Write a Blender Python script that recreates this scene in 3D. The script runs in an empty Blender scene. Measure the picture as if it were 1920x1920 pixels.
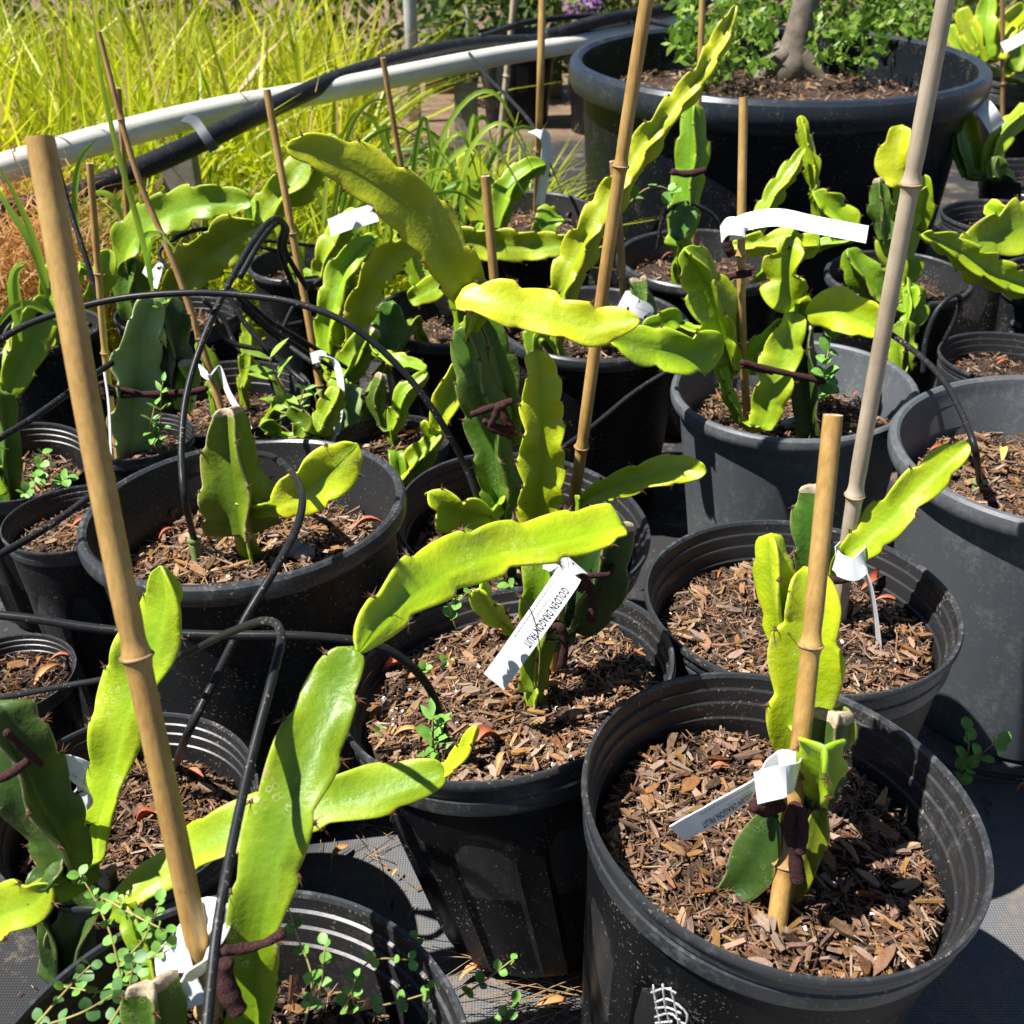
import bpy, math, random
import numpy as np
from mathutils import Vector, Matrix
random.seed(7)
SC = bpy.context.scene
COL = SC.collection
# ------------------------------------------------------------------ camera, sky, sun, exposure
PITCH = math.radians(30.5)
FPX = 1925.0
CAM = Vector((0, 0, 0.75))
cd = bpy.data.cameras.new('camera')
cd.sensor_width = 36.0
cd.lens = 36.0 * FPX / 1920.0
cd.clip_start = 0.02
cd.clip_end = 400
cd.dof.use_dof = True
cd.dof.focus_distance = 0.74
cd.dof.aperture_fstop = 16
cam = bpy.data.objects.new('camera', cd)
cam.location = CAM
cam.rotation_euler = (math.pi / 2 - PITCH, 0, 0)
COL.objects.link(cam)
SC.camera = cam

SUN_EL = math.radians(60)
SUN_AZ = math.radians(-12)          # from the left, turned this far to the back
SUN_DIR = Vector((-math.cos(SUN_AZ) * math.cos(SUN_EL), math.sin(SUN_AZ) * math.cos(SUN_EL), math.sin(SUN_EL)))
world = bpy.data.worlds.new('World')
SC.world = world
world.use_nodes = True
wn = world.node_tree
sky = wn.nodes.new('ShaderNodeTexSky')
sky.sky_type = 'NISHITA'
sky.sun_disc = False
sky.air_density = 0.7
sky.dust_density = 0.2
sky.sun_elevation = SUN_EL
sky.sun_rotation = math.atan2(SUN_DIR.x, SUN_DIR.y)
wn.links.new(sky.outputs[0], wn.nodes['Background'].inputs[0])
wn.nodes['Background'].inputs[1].default_value = 0.05
sl = bpy.data.lights.new('sun', 'SUN')
sl.energy = 5.0
sl.angle = math.radians(0.5)
sl.color = (1.0, 0.97, 0.92)
sun = bpy.data.objects.new('sun', sl)
sun.rotation_euler = SUN_DIR.to_track_quat('Z', 'Y').to_euler()
COL.objects.link(sun)
SC.view_settings.view_transform = 'Standard'
SC.view_settings.look = 'None'
SC.view_settings.exposure = 1.02
SC.view_settings.gamma = 1
SC.view_settings.use_curve_mapping = False
cy = SC.cycles
cy.max_bounces = 5; cy.diffuse_bounces = 3; cy.glossy_bounces = 2; cy.transmission_bounces = 4
cy.caustics_reflective = False; cy.caustics_refractive = False

# ------------------------------------------------------------------ pixel -> place helpers
FW = Vector((0, math.cos(PITCH), -math.sin(PITCH)))
UP = Vector((0, math.sin(PITCH), math.cos(PITCH)))
def ray(px, py):
    return FW + Vector((1, 0, 0)) * ((px - 960) / FPX) + UP * ((960 - py) / FPX)
def atY(px, py, Y):
    d = ray(px, py)
    return CAM + d * (Y / d.y)
def atZ(px, py, Z):
    d = ray(px, py)
    return CAM + d * ((Z - CAM.z) / d.z)
def depth(p):
    return (p - CAM).dot(FW)

# ------------------------------------------------------------------ material helpers
def mat(name):
    m = bpy.data.materials.new(name)
    m.use_nodes = True
    nt = m.node_tree
    return m, nt, nt.nodes['Principled BSDF']
def noise(nt, scale, detail=3, rough=0.55, coord=None, dist=0.0):
    n = nt.nodes.new('ShaderNodeTexNoise')
    n.inputs['Scale'].default_value = scale
    n.inputs['Detail'].default_value = detail
    n.inputs['Roughness'].default_value = rough
    n.inputs['Distortion'].default_value = dist
    if coord is not None:
        nt.links.new(coord, n.inputs['Vector'])
    return n
def ramp(nt, fac, stops):
    r = nt.nodes.new('ShaderNodeValToRGB')
    el = r.color_ramp.elements
    while len(el) < len(stops):
        el.new(0.5)
    for e, (p, c) in zip(el, stops):
        e.position = p
        e.color = tuple(c) + (1,) if len(c) == 3 else c
    nt.links.new(fac, r.inputs[0])
    return r
def mix(nt, fac, a, b, mode='MIX'):
    m = nt.nodes.new('ShaderNodeMix')
    m.data_type = 'RGBA'
    m.blend_type = mode
    for s, v in ((m.inputs[0], fac), (m.inputs[6], a), (m.inputs[7], b)):
        if hasattr(v, 'is_output'):
            nt.links.new(v, s)
        elif isinstance(v, (int, float)):
            s.default_value = v
        else:
            s.default_value = tuple(v) + (1,)
    return m.outputs[2]
def math_(nt, op, a, b=None, c=None, clamp=False):
    m = nt.nodes.new('ShaderNodeMath')
    m.operation = op
    m.use_clamp = clamp
    for i, v in enumerate((a, b, c)):
        if v is None:
            continue
        if hasattr(v, 'is_output'):
            nt.links.new(v, m.inputs[i])
        else:
            m.inputs[i].default_value = v
    return m.outputs[0]
def bump(nt, bsdf, h, strength=0.3, dist=0.002):
    b = nt.nodes.new('ShaderNodeBump')
    b.inputs['Strength'].default_value = strength
    b.inputs['Distance'].default_value = dist
    nt.links.new(h, b.inputs['Height'])
    nt.links.new(b.outputs[0], bsdf.inputs['Normal'])
def geo_pos(nt):
    return nt.nodes.new('ShaderNodeNewGeometry').outputs['Position']
def obj_co(nt):
    return nt.nodes.new('ShaderNodeTexCoord').outputs['Object']
def attr(nt, name):
    a = nt.nodes.new('ShaderNodeAttribute')
    a.attribute_name = name
    return a
L = lambda nt, a, b: nt.links.new(a, b)

def plastic(name, base, dust, rough=0.42, dusty=0.45, spec=0.17):
    m, nt, b = mat(name)
    co = geo_pos(nt)
    n1 = noise(nt, 14, 5, 0.65, co)
    n2 = noise(nt, 160, 4, 0.7, co)
    mp = nt.nodes.new('ShaderNodeMapping')
    mp.inputs['Scale'].default_value = (1, 1, 0.12)
    L(nt, co, mp.inputs[0])
    n3 = noise(nt, 70, 3, 0.6, mp.outputs[0])
    f = math_(nt, 'MULTIPLY', n1.outputs[0], n2.outputs[0])
    f = math_(nt, 'MULTIPLY_ADD', n3.outputs[0], 0.25, f)
    r = ramp(nt, f, [(dusty - 0.12, (0, 0, 0)), (dusty + 0.16, (1, 1, 1))])
    c = mix(nt, r.outputs[0], base, dust)
    n4 = noise(nt, 420, 2, 0.5, co)
    n5 = noise(nt, 22, 3, 0.6, co)
    spl = ramp(nt, math_(nt, 'MULTIPLY_ADD', n5.outputs[0], 0.5, n4.outputs[0]), [(0.93, (0, 0, 0)), (0.98, (1, 1, 1))])
    c = mix(nt, spl.outputs[0], c, (0.20, 0.16, 0.12))
    L(nt, c, b.inputs['Base Color'])
    rr = math_(nt, 'MULTIPLY_ADD', r.outputs[0], 0.25, rough)
    L(nt, rr, b.inputs['Roughness'])
    b.inputs['Specular IOR Level'].default_value = spec
    bump(nt, b, n2.outputs[0], 0.12, 0.001)
    return m
M = {}
M['pot_black'] = plastic('pot_black', (0.006, 0.0065, 0.0075), (0.075, 0.075, 0.072), 0.44, 0.57)
M['pot_worn'] = plastic('pot_worn', (0.085, 0.094, 0.104), (0.19, 0.19, 0.185), 0.42, 0.50, 0.35)
M['pot_mid'] = plastic('pot_mid', (0.012, 0.013, 0.015), (0.07, 0.07, 0.068), 0.44, 0.52)
M['rim_black'] = plastic('pot_rim_sunlit_scuffed', (0.032, 0.035, 0.039), (0.15, 0.15, 0.15), 0.30, 0.50, 0.45)  # paler than the wall plastic: sunlight on the rims put into the colour
M['inner_black'] = plastic('pot_inner', (0.022, 0.022, 0.023), (0.09, 0.085, 0.08), 0.38, 0.55, 0.36)
M['tub'] = plastic('tub', (0.006, 0.008, 0.012), (0.03, 0.03, 0.03), 0.42, 0.60)
M['tub_rim'] = plastic('tub_rim', (0.018, 0.025, 0.036), (0.08, 0.08, 0.08), 0.30, 0.53, 0.45)
M['tube'] = plastic('tube', (0.016, 0.017, 0.019), (0.05, 0.05, 0.05), 0.38, 0.52)
M['hose'] = plastic('hose', (0.016, 0.018, 0.021), (0.05, 0.05, 0.05), 0.40, 0.52)

def cactus(name, c0, c1, edge, sss=0.45, cork=0.0, spots=0.35):
    m, nt, b = mat(name)
    co = geo_pos(nt)
    e = attr(nt, 'edge').outputs['Fac']
    n1 = noise(nt, 26, 3, 0.6, co)
    n2 = noise(nt, 240, 3, 0.6, co)
    f = math_(nt, 'MULTIPLY_ADD', n2.outputs[0], 0.35, n1.outputs[0])
    r = ramp(nt, f, [(0.45, c0), (0.85, c1)])
    n0 = noise(nt, 7, 2, 0.5, co)
    core = [a_ * k_ for a_, k_ in zip(c0, (0.55, 0.72, 0.8))]
    cf0 = math_(nt, 'MULTIPLY_ADD', e, -0.75, math_(nt, 'MULTIPLY_ADD', n0.outputs[0], 1.3, 0.05), clamp=True)
    col = mix(nt, cf0, r.outputs[0], core)
    # horny margin
    em = ramp(nt, e, [(0.93, (0, 0, 0)), (0.99, (1, 1, 1))])
    col = mix(nt, math_(nt, 'MULTIPLY', em.outputs[0], 0.6), col, edge)
    # dried water rings
    v = nt.nodes.new('ShaderNodeTexVoronoi')
    v.inputs['Scale'].default_value = 210
    L(nt, co, v.inputs['Vector'])
    fl = ramp(nt, noise(nt, 620, 2, 0.5, co).outputs[0], [(0.62, (0, 0, 0)), (0.70, (1, 1, 1))])
    streak = ramp(nt, noise(nt, 45, 5, 0.75, co, 1.5).outputs[0], [(0.60, (0, 0, 0)), (0.72, (1, 1, 1))])
    col = mix(nt, math_(nt, 'MULTIPLY', streak.outputs[0], 0.22), col, (0.16, 0.24, 0.05))
    ring = ramp(nt, v.outputs['Distance'], [(0.26, (0, 0, 0)), (0.33, (1, 1, 1)), (0.40, (0, 0, 0))])
    ring.color_ramp.elements[0].position = 0.24
    patch = ramp(nt, noise(nt, 30, 2, 0.5, co).outputs[0], [(0.52, (0, 0, 0)), (0.66, (1, 1, 1))])
    rf = math_(nt, 'MULTIPLY', math_(nt, 'MAXIMUM', ring.outputs[0], math_(nt, 'MULTIPLY', fl.outputs[0], 0.8)), patch.outputs[0])
    col = mix(nt, math_(nt, 'MULTIPLY', rf, spots), col, (0.62, 0.66, 0.42))
    if cork > 0:
        ck = noise(nt, 60, 4, 0.7, co)
        cf = math_(nt, 'MULTIPLY_ADD', e, 0.5, ck.outputs[0])
        cr = ramp(nt, math_(nt, 'MULTIPLY', cf, 0.7), [(0.87 - cork, (0, 0, 0)), (0.89 - cork, (1, 1, 1))])
        col = mix(nt, cr.outputs[0], col, (0.40, 0.28, 0.16))
    oi = nt.nodes.new('ShaderNodeObjectInfo').outputs['Random']
    scar = ramp(nt, math_(nt, 'MULTIPLY_ADD', e, 0.28, noise(nt, 75, 5, 0.75, co).outputs[0]), [(0.86, (0, 0, 0)), (0.90, (1, 1, 1))])
    col = mix(nt, math_(nt, 'MULTIPLY', scar.outputs[0], 0.7), col, (0.40, 0.30, 0.15))
    hs = nt.nodes.new('ShaderNodeHueSaturation')
    L(nt, col, hs.inputs['Color'])
    L(nt, math_(nt, 'MULTIPLY_ADD', oi, 0.030, 0.487), hs.inputs['Hue'])
    L(nt, math_(nt, 'MULTIPLY_ADD', math_(nt, 'FRACT', math_(nt, 'MULTIPLY', oi, 13.7)), 0.38, 0.84), hs.inputs['Value'])
    col = hs.outputs[0]
    L(nt, col, b.inputs['Base Color'])
    rg = math_(nt, 'MULTIPLY_ADD', n1.outputs[0], 0.45, 0.22)
    L(nt, rg, b.inputs['Roughness'])
    b.inputs['Specular IOR Level'].default_value = 0.45
    b.inputs['Subsurface Weight'].default_value = sss * 0.6
    b.inputs['Subsurface Radius'].default_value = (0.7, 1.0, 0.12)
    b.inputs['Subsurface Scale'].default_value = 0.006
    bump(nt, b, math_(nt, 'MULTIPLY_ADD', n1.outputs[0], 2.0, n2.outputs[0]), 0.35, 0.0016)
    return m
M['new'] = cactus('cactus_new_growth', (0.38, 0.47, 0.008), (0.54, 0.58, 0.012), (0.55, 0.50, 0.06), 0.55)
M['lime'] = cactus('cactus_lime', (0.26, 0.38, 0.010), (0.40, 0.48, 0.014), (0.45, 0.42, 0.05), 0.5)
M['green'] = cactus('cactus_green', (0.18, 0.30, 0.008), (0.31, 0.42, 0.010), (0.38, 0.36, 0.06), 0.4)
M['deep'] = cactus('cactus_deep_green', (0.13, 0.24, 0.006), (0.25, 0.36, 0.008), (0.45, 0.42, 0.06), 0.35, 0.0, 0.95)
M['old'] = cactus('cactus_old', (0.065, 0.14, 0.014), (0.135, 0.22, 0.020), (0.33, 0.26, 0.14), 0.2, 0.10, 0.25)
M['stub'] = cactus('cactus_stub', (0.13, 0.18, 0.008), (0.25, 0.29, 0.010), (0.46, 0.36, 0.22), 0.3, 0.12, 0.2)
M['dark'] = cactus('cactus_dark_shaded', (0.030, 0.066, 0.010), (0.065, 0.115, 0.016), (0.36, 0.28, 0.16), 0.2, 0.06, 0.2)  # darker copy of old; shade on some stems put into its colour
M['blue'] = cactus('cactus_glaucous', (0.22, 0.34, 0.08), (0.42, 0.52, 0.22), (0.35, 0.30, 0.18), 0.2, 0.1, 0.15)

def simple(name, col, rough=0.6, var=0.25, sc=60, bmp=0.0, sss=0, spec=0.4):
    m, nt, b = mat(name)
    co = geo_pos(nt)
    n1 = noise(nt, sc, 4, 0.6, co)
    r = ramp(nt, n1.outputs[0], [(0.3, [c * (1 - var) for c in col]), (0.7, [min(1, c * (1 + var)) for c in col])])
    L(nt, r.outputs[0], b.inputs['Base Color'])
    b.inputs['Roughness'].default_value = rough
    b.inputs['Specular IOR Level'].default_value = spec
    if sss:
        b.inputs['Subsurface Weight'].default_value = sss
        b.inputs['Subsurface Radius'].default_value = (1, 1, 0.4)
        b.inputs['Subsurface Scale'].default_value = 0.004
    if bmp:
        bump(nt, b, n1.outputs[0], bmp, 0.002)
    return m
M['cork'] = simple('cork_callus', (0.42, 0.33, 0.22), 0.85, 0.35, 160, 0.6)
M['spine'] = simple('spine', (0.10, 0.045, 0.02), 0.7, 0.2)
M['tie'] = simple('tie_fabric', (0.060, 0.026, 0.026), 0.95, 0.6, 900, 0.9, spec=0.15)
M['tag'] = simple('tag_plastic', (0.72, 0.74, 0.74), 0.35, 0.04, 30, 0, 0.15)
M['ink'] = simple('tag_ink', (0.03, 0.035, 0.04), 0.6, 0.1)
M['ink2'] = simple('tag_small_print', (0.30, 0.32, 0.33), 0.6, 0.1)
M['chalk'] = simple('chalk', (0.42, 0.42, 0.43), 0.95, 0.6, 700)
M['pvc'] = simple('pvc_pipe', (0.72, 0.70, 0.60), 0.4, 0.10, 9)
M['strap'] = simple('strap', (0.06, 0.065, 0.075), 0.5, 0.1)
M['emitter'] = simple('emitter', (0.19, 0.26, 0.10), 0.4, 0.1, 60, 0, 0.2)
M['stone'] = simple('stone', (0.30, 0.29, 0.27), 0.9, 0.4, 120, 0.5)
M['bark'] = simple('trunk_bark', (0.17, 0.14, 0.11), 0.9, 0.4, 40, 0.6)
M['wood'] = simple('post_wood', (0.25, 0.22, 0.19), 0.85, 0.3, 40, 0.3)
M['fabricpost'] = simple('grey_post', (0.45, 0.45, 0.44), 0.6, 0.15, 20)
M['leaf'] = simple('weed_leaf', (0.15, 0.33, 0.05), 0.5, 0.3, 90, 0, 0.3)
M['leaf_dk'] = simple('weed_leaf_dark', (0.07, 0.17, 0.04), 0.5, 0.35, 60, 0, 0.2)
M['leaf_yg'] = simple('weed_leaf_pale', (0.22, 0.34, 0.04), 0.5, 0.3, 60, 0, 0.3)
M['weedstem'] = simple('weed_stem', (0.30, 0.24, 0.08), 0.6, 0.3)
M['dry_red'] = simple('dry_leaf_red', (0.36, 0.10, 0.045), 0.6, 0.35, 90, 0.2)
M['dry_tan'] = simple('dry_leaf_tan', (0.50, 0.25, 0.09), 0.6, 0.3, 90, 0.2)
M['dry_yel'] = simple('dry_leaf_yellow', (0.62, 0.42, 0.10), 0.6, 0.2, 90, 0.2)
M['perlite'] = simple('perlite', (0.75, 0.73, 0.66), 0.9, 0.1)
M['flower'] = simple('flower', (0.30, 0.10, 0.42), 0.6, 0.2)
M['straw'] = simple('straw', (0.26, 0.17, 0.09), 0.8, 0.6, 60)

def bamboo(name, c0, c1):
    m, nt, b = mat(name)
    co = obj_co(nt)
    mp = nt.nodes.new('ShaderNodeMapping')
    mp.inputs['Scale'].default_value = (1, 1, 0.05)
    L(nt, co, mp.inputs[0])
    n1 = noise(nt, 420, 4, 0.6, mp.outputs[0])
    n2 = noise(nt, 18, 4, 0.65, co)
    f = math_(nt, 'MULTIPLY_ADD', n2.outputs[0], 0.9, math_(nt, 'MULTIPLY', n1.outputs[0], 0.5))
    r = ramp(nt, f, [(0.50, c0), (0.88, c1)])
    n3 = noise(nt, 260, 3, 0.7, co)
    sp = ramp(nt, n3.outputs[0], [(0.66, (0, 0, 0)), (0.74, (1, 1, 1))])
    col = mix(nt, math_(nt, 'MULTIPLY', sp.outputs[0], 0.5), r.outputs[0], [c * 0.4 for c in c0])
    L(nt, col, b.inputs['Base Color'])
    b.inputs['Roughness'].default_value = 0.5
    bump(nt, b, n1.outputs[0], 0.25, 0.001)
    return m
M['bamboo'] = bamboo('bamboo', (0.29, 0.15, 0.038), (0.52, 0.33, 0.105))
M['bamboo_grey'] = bamboo('bamboo_weathered', (0.33, 0.25, 0.17), (0.54, 0.45, 0.33))
M['bamboo_dk'] = bamboo('bamboo_brown', (0.28, 0.14, 0.05), (0.50, 0.30, 0.12))
M['node'] = simple('bamboo_node', (0.30, 0.19, 0.09), 0.7, 0.5, 200, 0.3)
M['cane_end'] = simple('bamboo_cut_end', (0.55, 0.40, 0.24), 0.8, 0.35, 400, 0.3)

CHIP_STOPS = [(0.0, (0.030, 0.018, 0.012)), (0.22, (0.085, 0.045, 0.026)), (0.42, (0.185, 0.10, 0.055)),
              (0.66, (0.285, 0.16, 0.088)), (0.88, (0.39, 0.245, 0.14)), (1.0, (0.33, 0.25, 0.18))]
def chipmat(name, per_object):
    m, nt, b = mat(name)
    if per_object:
        f0 = nt.nodes.new('ShaderNodeObjectInfo').outputs['Random']
        f0 = math_(nt, 'MULTIPLY_ADD', f0, 0.62, 0.22)
    else:
        f0 = attr(nt, 'tint').outputs['Fac']
    co = obj_co(nt)
    n1 = noise(nt, 260, 4, 0.65, co)
    f = math_(nt, 'ADD', f0, math_(nt, 'MULTIPLY_ADD', n1.outputs[0], 0.5, -0.25), clamp=True)
    r = ramp(nt, f, CHIP_STOPS)
    wnz = nt.nodes.new('ShaderNodeTexWhiteNoise'); wnz.noise_dimensions = '1D'
    L(nt, math_(nt, 'MULTIPLY', f0, 917.3), wnz.inputs['W'])
    hs = nt.nodes.new('ShaderNodeHueSaturation')
    L(nt, r.outputs[0], hs.inputs['Color'])
    L(nt, math_(nt, 'MULTIPLY_ADD', wnz.outputs['Value'], 0.030, 0.487), hs.inputs['Hue'])
    L(nt, math_(nt, 'MULTIPLY_ADD', math_(nt, 'FRACT', math_(nt, 'MULTIPLY', wnz.outputs['Value'], 7.7)), 0.6, 0.64), hs.inputs['Saturation'])
    L(nt, hs.outputs[0], b.inputs['Base Color'])
    b.inputs['Roughness'].default_value = 0.85
    b.inputs['Specular IOR Level'].default_value = 0.2
    bump(nt, b, n1.outputs[0], 0.7, 0.0015)
    return m
M['chips'] = chipmat('bark_chips', False)
M['chip1'] = chipmat('bark_chip_single', True)
M['soil'] = simple('potting_soil', (0.035, 0.022, 0.015), 0.95, 0.6, 220, 0.8)

def groundmat():
    m, nt, b = mat('landscape_fabric')
    co = geo_pos(nt)
    w1 = nt.nodes.new('ShaderNodeTexWave'); w1.bands_direction = 'X'; w1.inputs['Scale'].default_value = 130
    w2 = nt.nodes.new('ShaderNodeTexWave'); w2.bands_direction = 'Y'; w2.inputs['Scale'].default_value = 130
    for w in (w1, w2):
        w.inputs['Distortion'].default_value = 0.6
        w.inputs['Detail'].default_value = 1
        L(nt, co, w.inputs['Vector'])
    weave = math_(nt, 'MULTIPLY', w1.outputs[1], w2.outputs[1])
    n1 = noise(nt, 9, 5, 0.7, co)
    n2 = noise(nt, 120, 4, 0.7, co)
    n3 = noise(nt, 1.1, 3, 0.5, co)
    f = math_(nt, 'MULTIPLY_ADD', n2.outputs[0], 0.5, n1.outputs[0])
    shade_dark = ramp(nt, weave, [(0.0, (0.012, 0.012, 0.013)), (1.0, (0.035, 0.035, 0.037))])  # near-black cloth: shade between the pots put into the colour
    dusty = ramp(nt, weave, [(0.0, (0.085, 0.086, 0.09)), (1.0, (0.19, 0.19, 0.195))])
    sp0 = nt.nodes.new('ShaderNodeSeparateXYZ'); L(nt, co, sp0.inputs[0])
    dm = ramp(nt, math_(nt, 'MULTIPLY_ADD', n1.outputs[0], -0.5, sp0.outputs[1]), [(0.40, (1, 1, 1)), (0.62, (0, 0, 0))])  # dusty cloth at the front, painted shade farther back
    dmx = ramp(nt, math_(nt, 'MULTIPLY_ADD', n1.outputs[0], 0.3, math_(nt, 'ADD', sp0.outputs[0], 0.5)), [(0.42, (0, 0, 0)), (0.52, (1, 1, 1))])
    base = type('o', (), {'outputs': [mix(nt, math_(nt, 'MULTIPLY', dm.outputs[0], dmx.outputs[0]), shade_dark.outputs[0], dusty.outputs[0])]})
    dirt = ramp(nt, f, [(0.78, (0, 0, 0)), (0.98, (1, 1, 1))])
    col = mix(nt, dirt.outputs[0], base.outputs[0], (0.20, 0.15, 0.10))
    # open brown soil farther back
    sep = nt.nodes.new('ShaderNodeSeparateXYZ'); L(nt, co, sep.inputs[0])
    far = math_(nt, 'MULTIPLY_ADD', n3.outputs[0], 1.5, sep.outputs[1])
    fr = ramp(nt, math_(nt, 'MULTIPLY', far, 0.2), [(0.90, (0, 0, 0)), (0.98, (1, 1, 1))])
    soil = ramp(nt, f, [(0.5, (0.09, 0.06, 0.04)), (1.0, (0.26, 0.16, 0.09))])
    col = mix(nt, fr.outputs[0], col, soil.outputs[0])
    L(nt, col, b.inputs['Base Color'])
    b.inputs['Roughness'].default_value = 0.8
    bump(nt, b, math_(nt, 'MULTIPLY_ADD', n2.outputs[0], 0.8, weave), 0.5, 0.0012)
    return m
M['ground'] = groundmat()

def grassmat(name, stops):
    m, nt, b = mat(name)
    f0 = attr(nt, 'tint').outputs['Fac']
    r = ramp(nt, f0, stops)
    L(nt, r.outputs[0], b.inputs['Base Color'])
    b.inputs['Roughness'].default_value = 0.45
    tr = nt.nodes.new('ShaderNodeBsdfTranslucent')
    L(nt, r.outputs[0], tr.inputs[0])
    ms = nt.nodes.new('ShaderNodeMixShader')
    ms.inputs[0].default_value = 0.5
    L(nt, b.outputs[0], ms.inputs[1]); L(nt, tr.outputs[0], ms.inputs[2])
    L(nt, ms.outputs[0], nt.nodes['Material Output'].inputs[0])
    return m
M['grass'] = grassmat('sedge_grass', [(0.0, (0.14, 0.24, 0.008)), (0.3, (0.42, 0.50, 0.010)), (0.62, (0.62, 0.64, 0.02)), (0.82, (0.72, 0.70, 0.07)), (0.9, (0.50, 0.34, 0.12)), (1.0, (0.52, 0.38, 0.20))])
M['blade'] = grassmat('green_grass_blade', [(0.0, (0.18, 0.36, 0.03)), (1.0, (0.40, 0.54, 0.05))])
M['fluff'] = grassmat('dry_fluff', [(0.0, (0.50, 0.22, 0.06)), (0.6, (0.68, 0.38, 0.13)), (1.0, (0.78, 0.55, 0.28))])
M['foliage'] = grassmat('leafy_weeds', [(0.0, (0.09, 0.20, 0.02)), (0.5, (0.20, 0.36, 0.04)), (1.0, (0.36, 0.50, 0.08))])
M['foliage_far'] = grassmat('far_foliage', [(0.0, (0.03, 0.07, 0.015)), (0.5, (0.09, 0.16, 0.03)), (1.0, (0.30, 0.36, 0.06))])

# ------------------------------------------------------------------ object helpers
def mesh(name, verts, faces, m, smooth=True, sharp=None, attrs=None, midx=None):
    me = bpy.data.meshes.new(name)
    me.from_pydata([tuple(v) for v in verts] if not isinstance(verts, np.ndarray) else verts.tolist(), [], faces)
    for mm in (m if isinstance(m, (list, tuple)) else [m]):
        me.materials.append(M[mm] if isinstance(mm, str) else mm)
    if smooth:
        me.polygons.foreach_set('use_smooth', np.ones(len(me.polygons), dtype=bool))
        if sharp:
            me.set_sharp_from_angle(angle=math.radians(sharp))
    if midx is not None:
        me.polygons.foreach_set('material_index', np.array(midx, dtype=np.int32))
    for k, vals in (attrs or {}).items():
        a = me.attributes.new(k, 'FLOAT', 'POINT')
        a.data.foreach_set('value', np.array(vals, dtype=np.float32))
    me.update()
    return me
def obj(name, me, parent=None, inv=None):
    o = bpy.data.objects.new(name, me)
    COL.objects.link(o)
    if parent is not None:
        o.parent = parent
        if inv is not None:
            o.matrix_parent_inverse = inv
    return o
def tag(o, label, cat=None, group=None, kind=None):
    o['label'] = label
    if cat: o['category'] = cat
    if group: o['group'] = group
    if kind: o['kind'] = kind
    return o
ORG = {}
def thing(name, label, cat, loc, group=None):
    o = bpy.data.objects.new(name, None)
    COL.objects.link(o)
    o.location = loc
    o.empty_display_size = 0.05
    ORG[o] = Matrix.Translation(-Vector(loc))
    return tag(o, label, cat, group)
def part(name, me, root):
    """part built in world coordinates under an unrotated empty (or under another world-space part)"""
    if root in ORG:
        return obj(name, me, root, ORG[root])
    return obj(name, me, root)

def catmull(pts, n, vals=None):
    """resample control points (and value lists) to n samples"""
    P = [Vector(p) for p in pts]
    P = [P[0] * 2 - P[1]] + P + [P[-1] * 2 - P[-2]]
    seg = len(P) - 3
    lens = [max(1e-6, (P[i + 2] - P[i + 1]).length) for i in range(seg)]
    tot = sum(lens); out = []; vo = [[] for _ in (vals or [])]
    for k in range(n):
        s = tot * k / (n - 1); i = 0
        while i < seg - 1 and s > lens[i]:
            s -= lens[i]; i += 1
        t = min(1.0, s / lens[i])
        a, b, c, d = P[i:i + 4]
        out.append(0.5 * ((2 * b) + (c - a) * t + (2 * a - 5 * b + 4 * c - d) * t * t + (3 * b - a - 3 * c + d) * t ** 3))
        for q, vl in enumerate(vals or []):
            vv = [vl[0]] + list(vl) + [vl[-1]]
            a1, b1, c1, d1 = vv[i:i + 4]
            u = t * t * (3 - 2 * t)
            if i == seg - 1 and c1 < b1:
                u = 0.55 * (1 - math.sqrt(max(0.0, 1 - t * t))) + 0.45 * t; vo[q].append(b1 + (c1 - b1) * u)
            elif i == 0 and b1 < 0.6 * c1:
                u = 0.55 * math.sqrt(max(0.0, 1 - (1 - t) ** 2)) + 0.45 * t; vo[q].append(b1 + (c1 - b1) * u)
            else:
                vo[q].append(b1 + (c1 - b1) * (0.5 * t + 0.5 * u))
    return (out, vo, tot) if vals is not None else out
def frames(pts, ref=None):
    n = len(pts)
    T = [((pts[min(n - 1, i + 1)] - pts[max(0, i - 1)])).normalized() for i in range(n)]
    A = ref if ref is not None else (Vector((0, 0, 1)) if abs(T[0].z) < 0.9 else Vector((1, 0, 0)))
    out = [None] * n
    mid = n // 2 if ref is not None else 0
    Nn = (A - T[mid] * A.dot(T[mid])).normalized()
    out[mid] = Nn
    for rng in (range(mid + 1, n), range(mid - 1, -1, -1)):
        cur = Nn
        for i in rng:
            cur = (cur - T[i] * cur.dot(T[i])).normalized()
            out[i] = cur
    return T, out
def tube_geo(pts, r, ns=10, cap=True):
    n = len(pts)
    T, Nn = frames(pts)
    rs = r if isinstance(r, (list, tuple)) else [r] * n
    v = []; f = []
    for i in range(n):
        B = T[i].cross(Nn[i])
        for k in range(ns):
            a = 2 * math.pi * k / ns
            v.append(pts[i] + (Nn[i] * math.cos(a) + B * math.sin(a)) * rs[i])
    for i in range(n - 1):
        for k in range(ns):
            f.append((i * ns + k, i * ns + (k + 1) % ns, (i + 1) * ns + (k + 1) % ns, (i + 1) * ns + k))
    if cap:
        f.append(tuple(range(ns - 1, -1, -1)))
        f.append(tuple((n - 1) * ns + k for k in range(ns)))
    return v, f
def merge(*geos):
    V = []; F = []
    for v, f in geos:
        o = len(V)
        V += list(v); F += [tuple(i + o for i in q) for q in f]
    return V, F

# ------------------------------------------------------------------ the setting: ground
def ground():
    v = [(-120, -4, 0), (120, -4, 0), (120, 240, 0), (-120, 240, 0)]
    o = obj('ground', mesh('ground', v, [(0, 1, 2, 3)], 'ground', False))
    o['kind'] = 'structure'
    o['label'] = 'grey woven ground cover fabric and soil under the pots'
ground()

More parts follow.
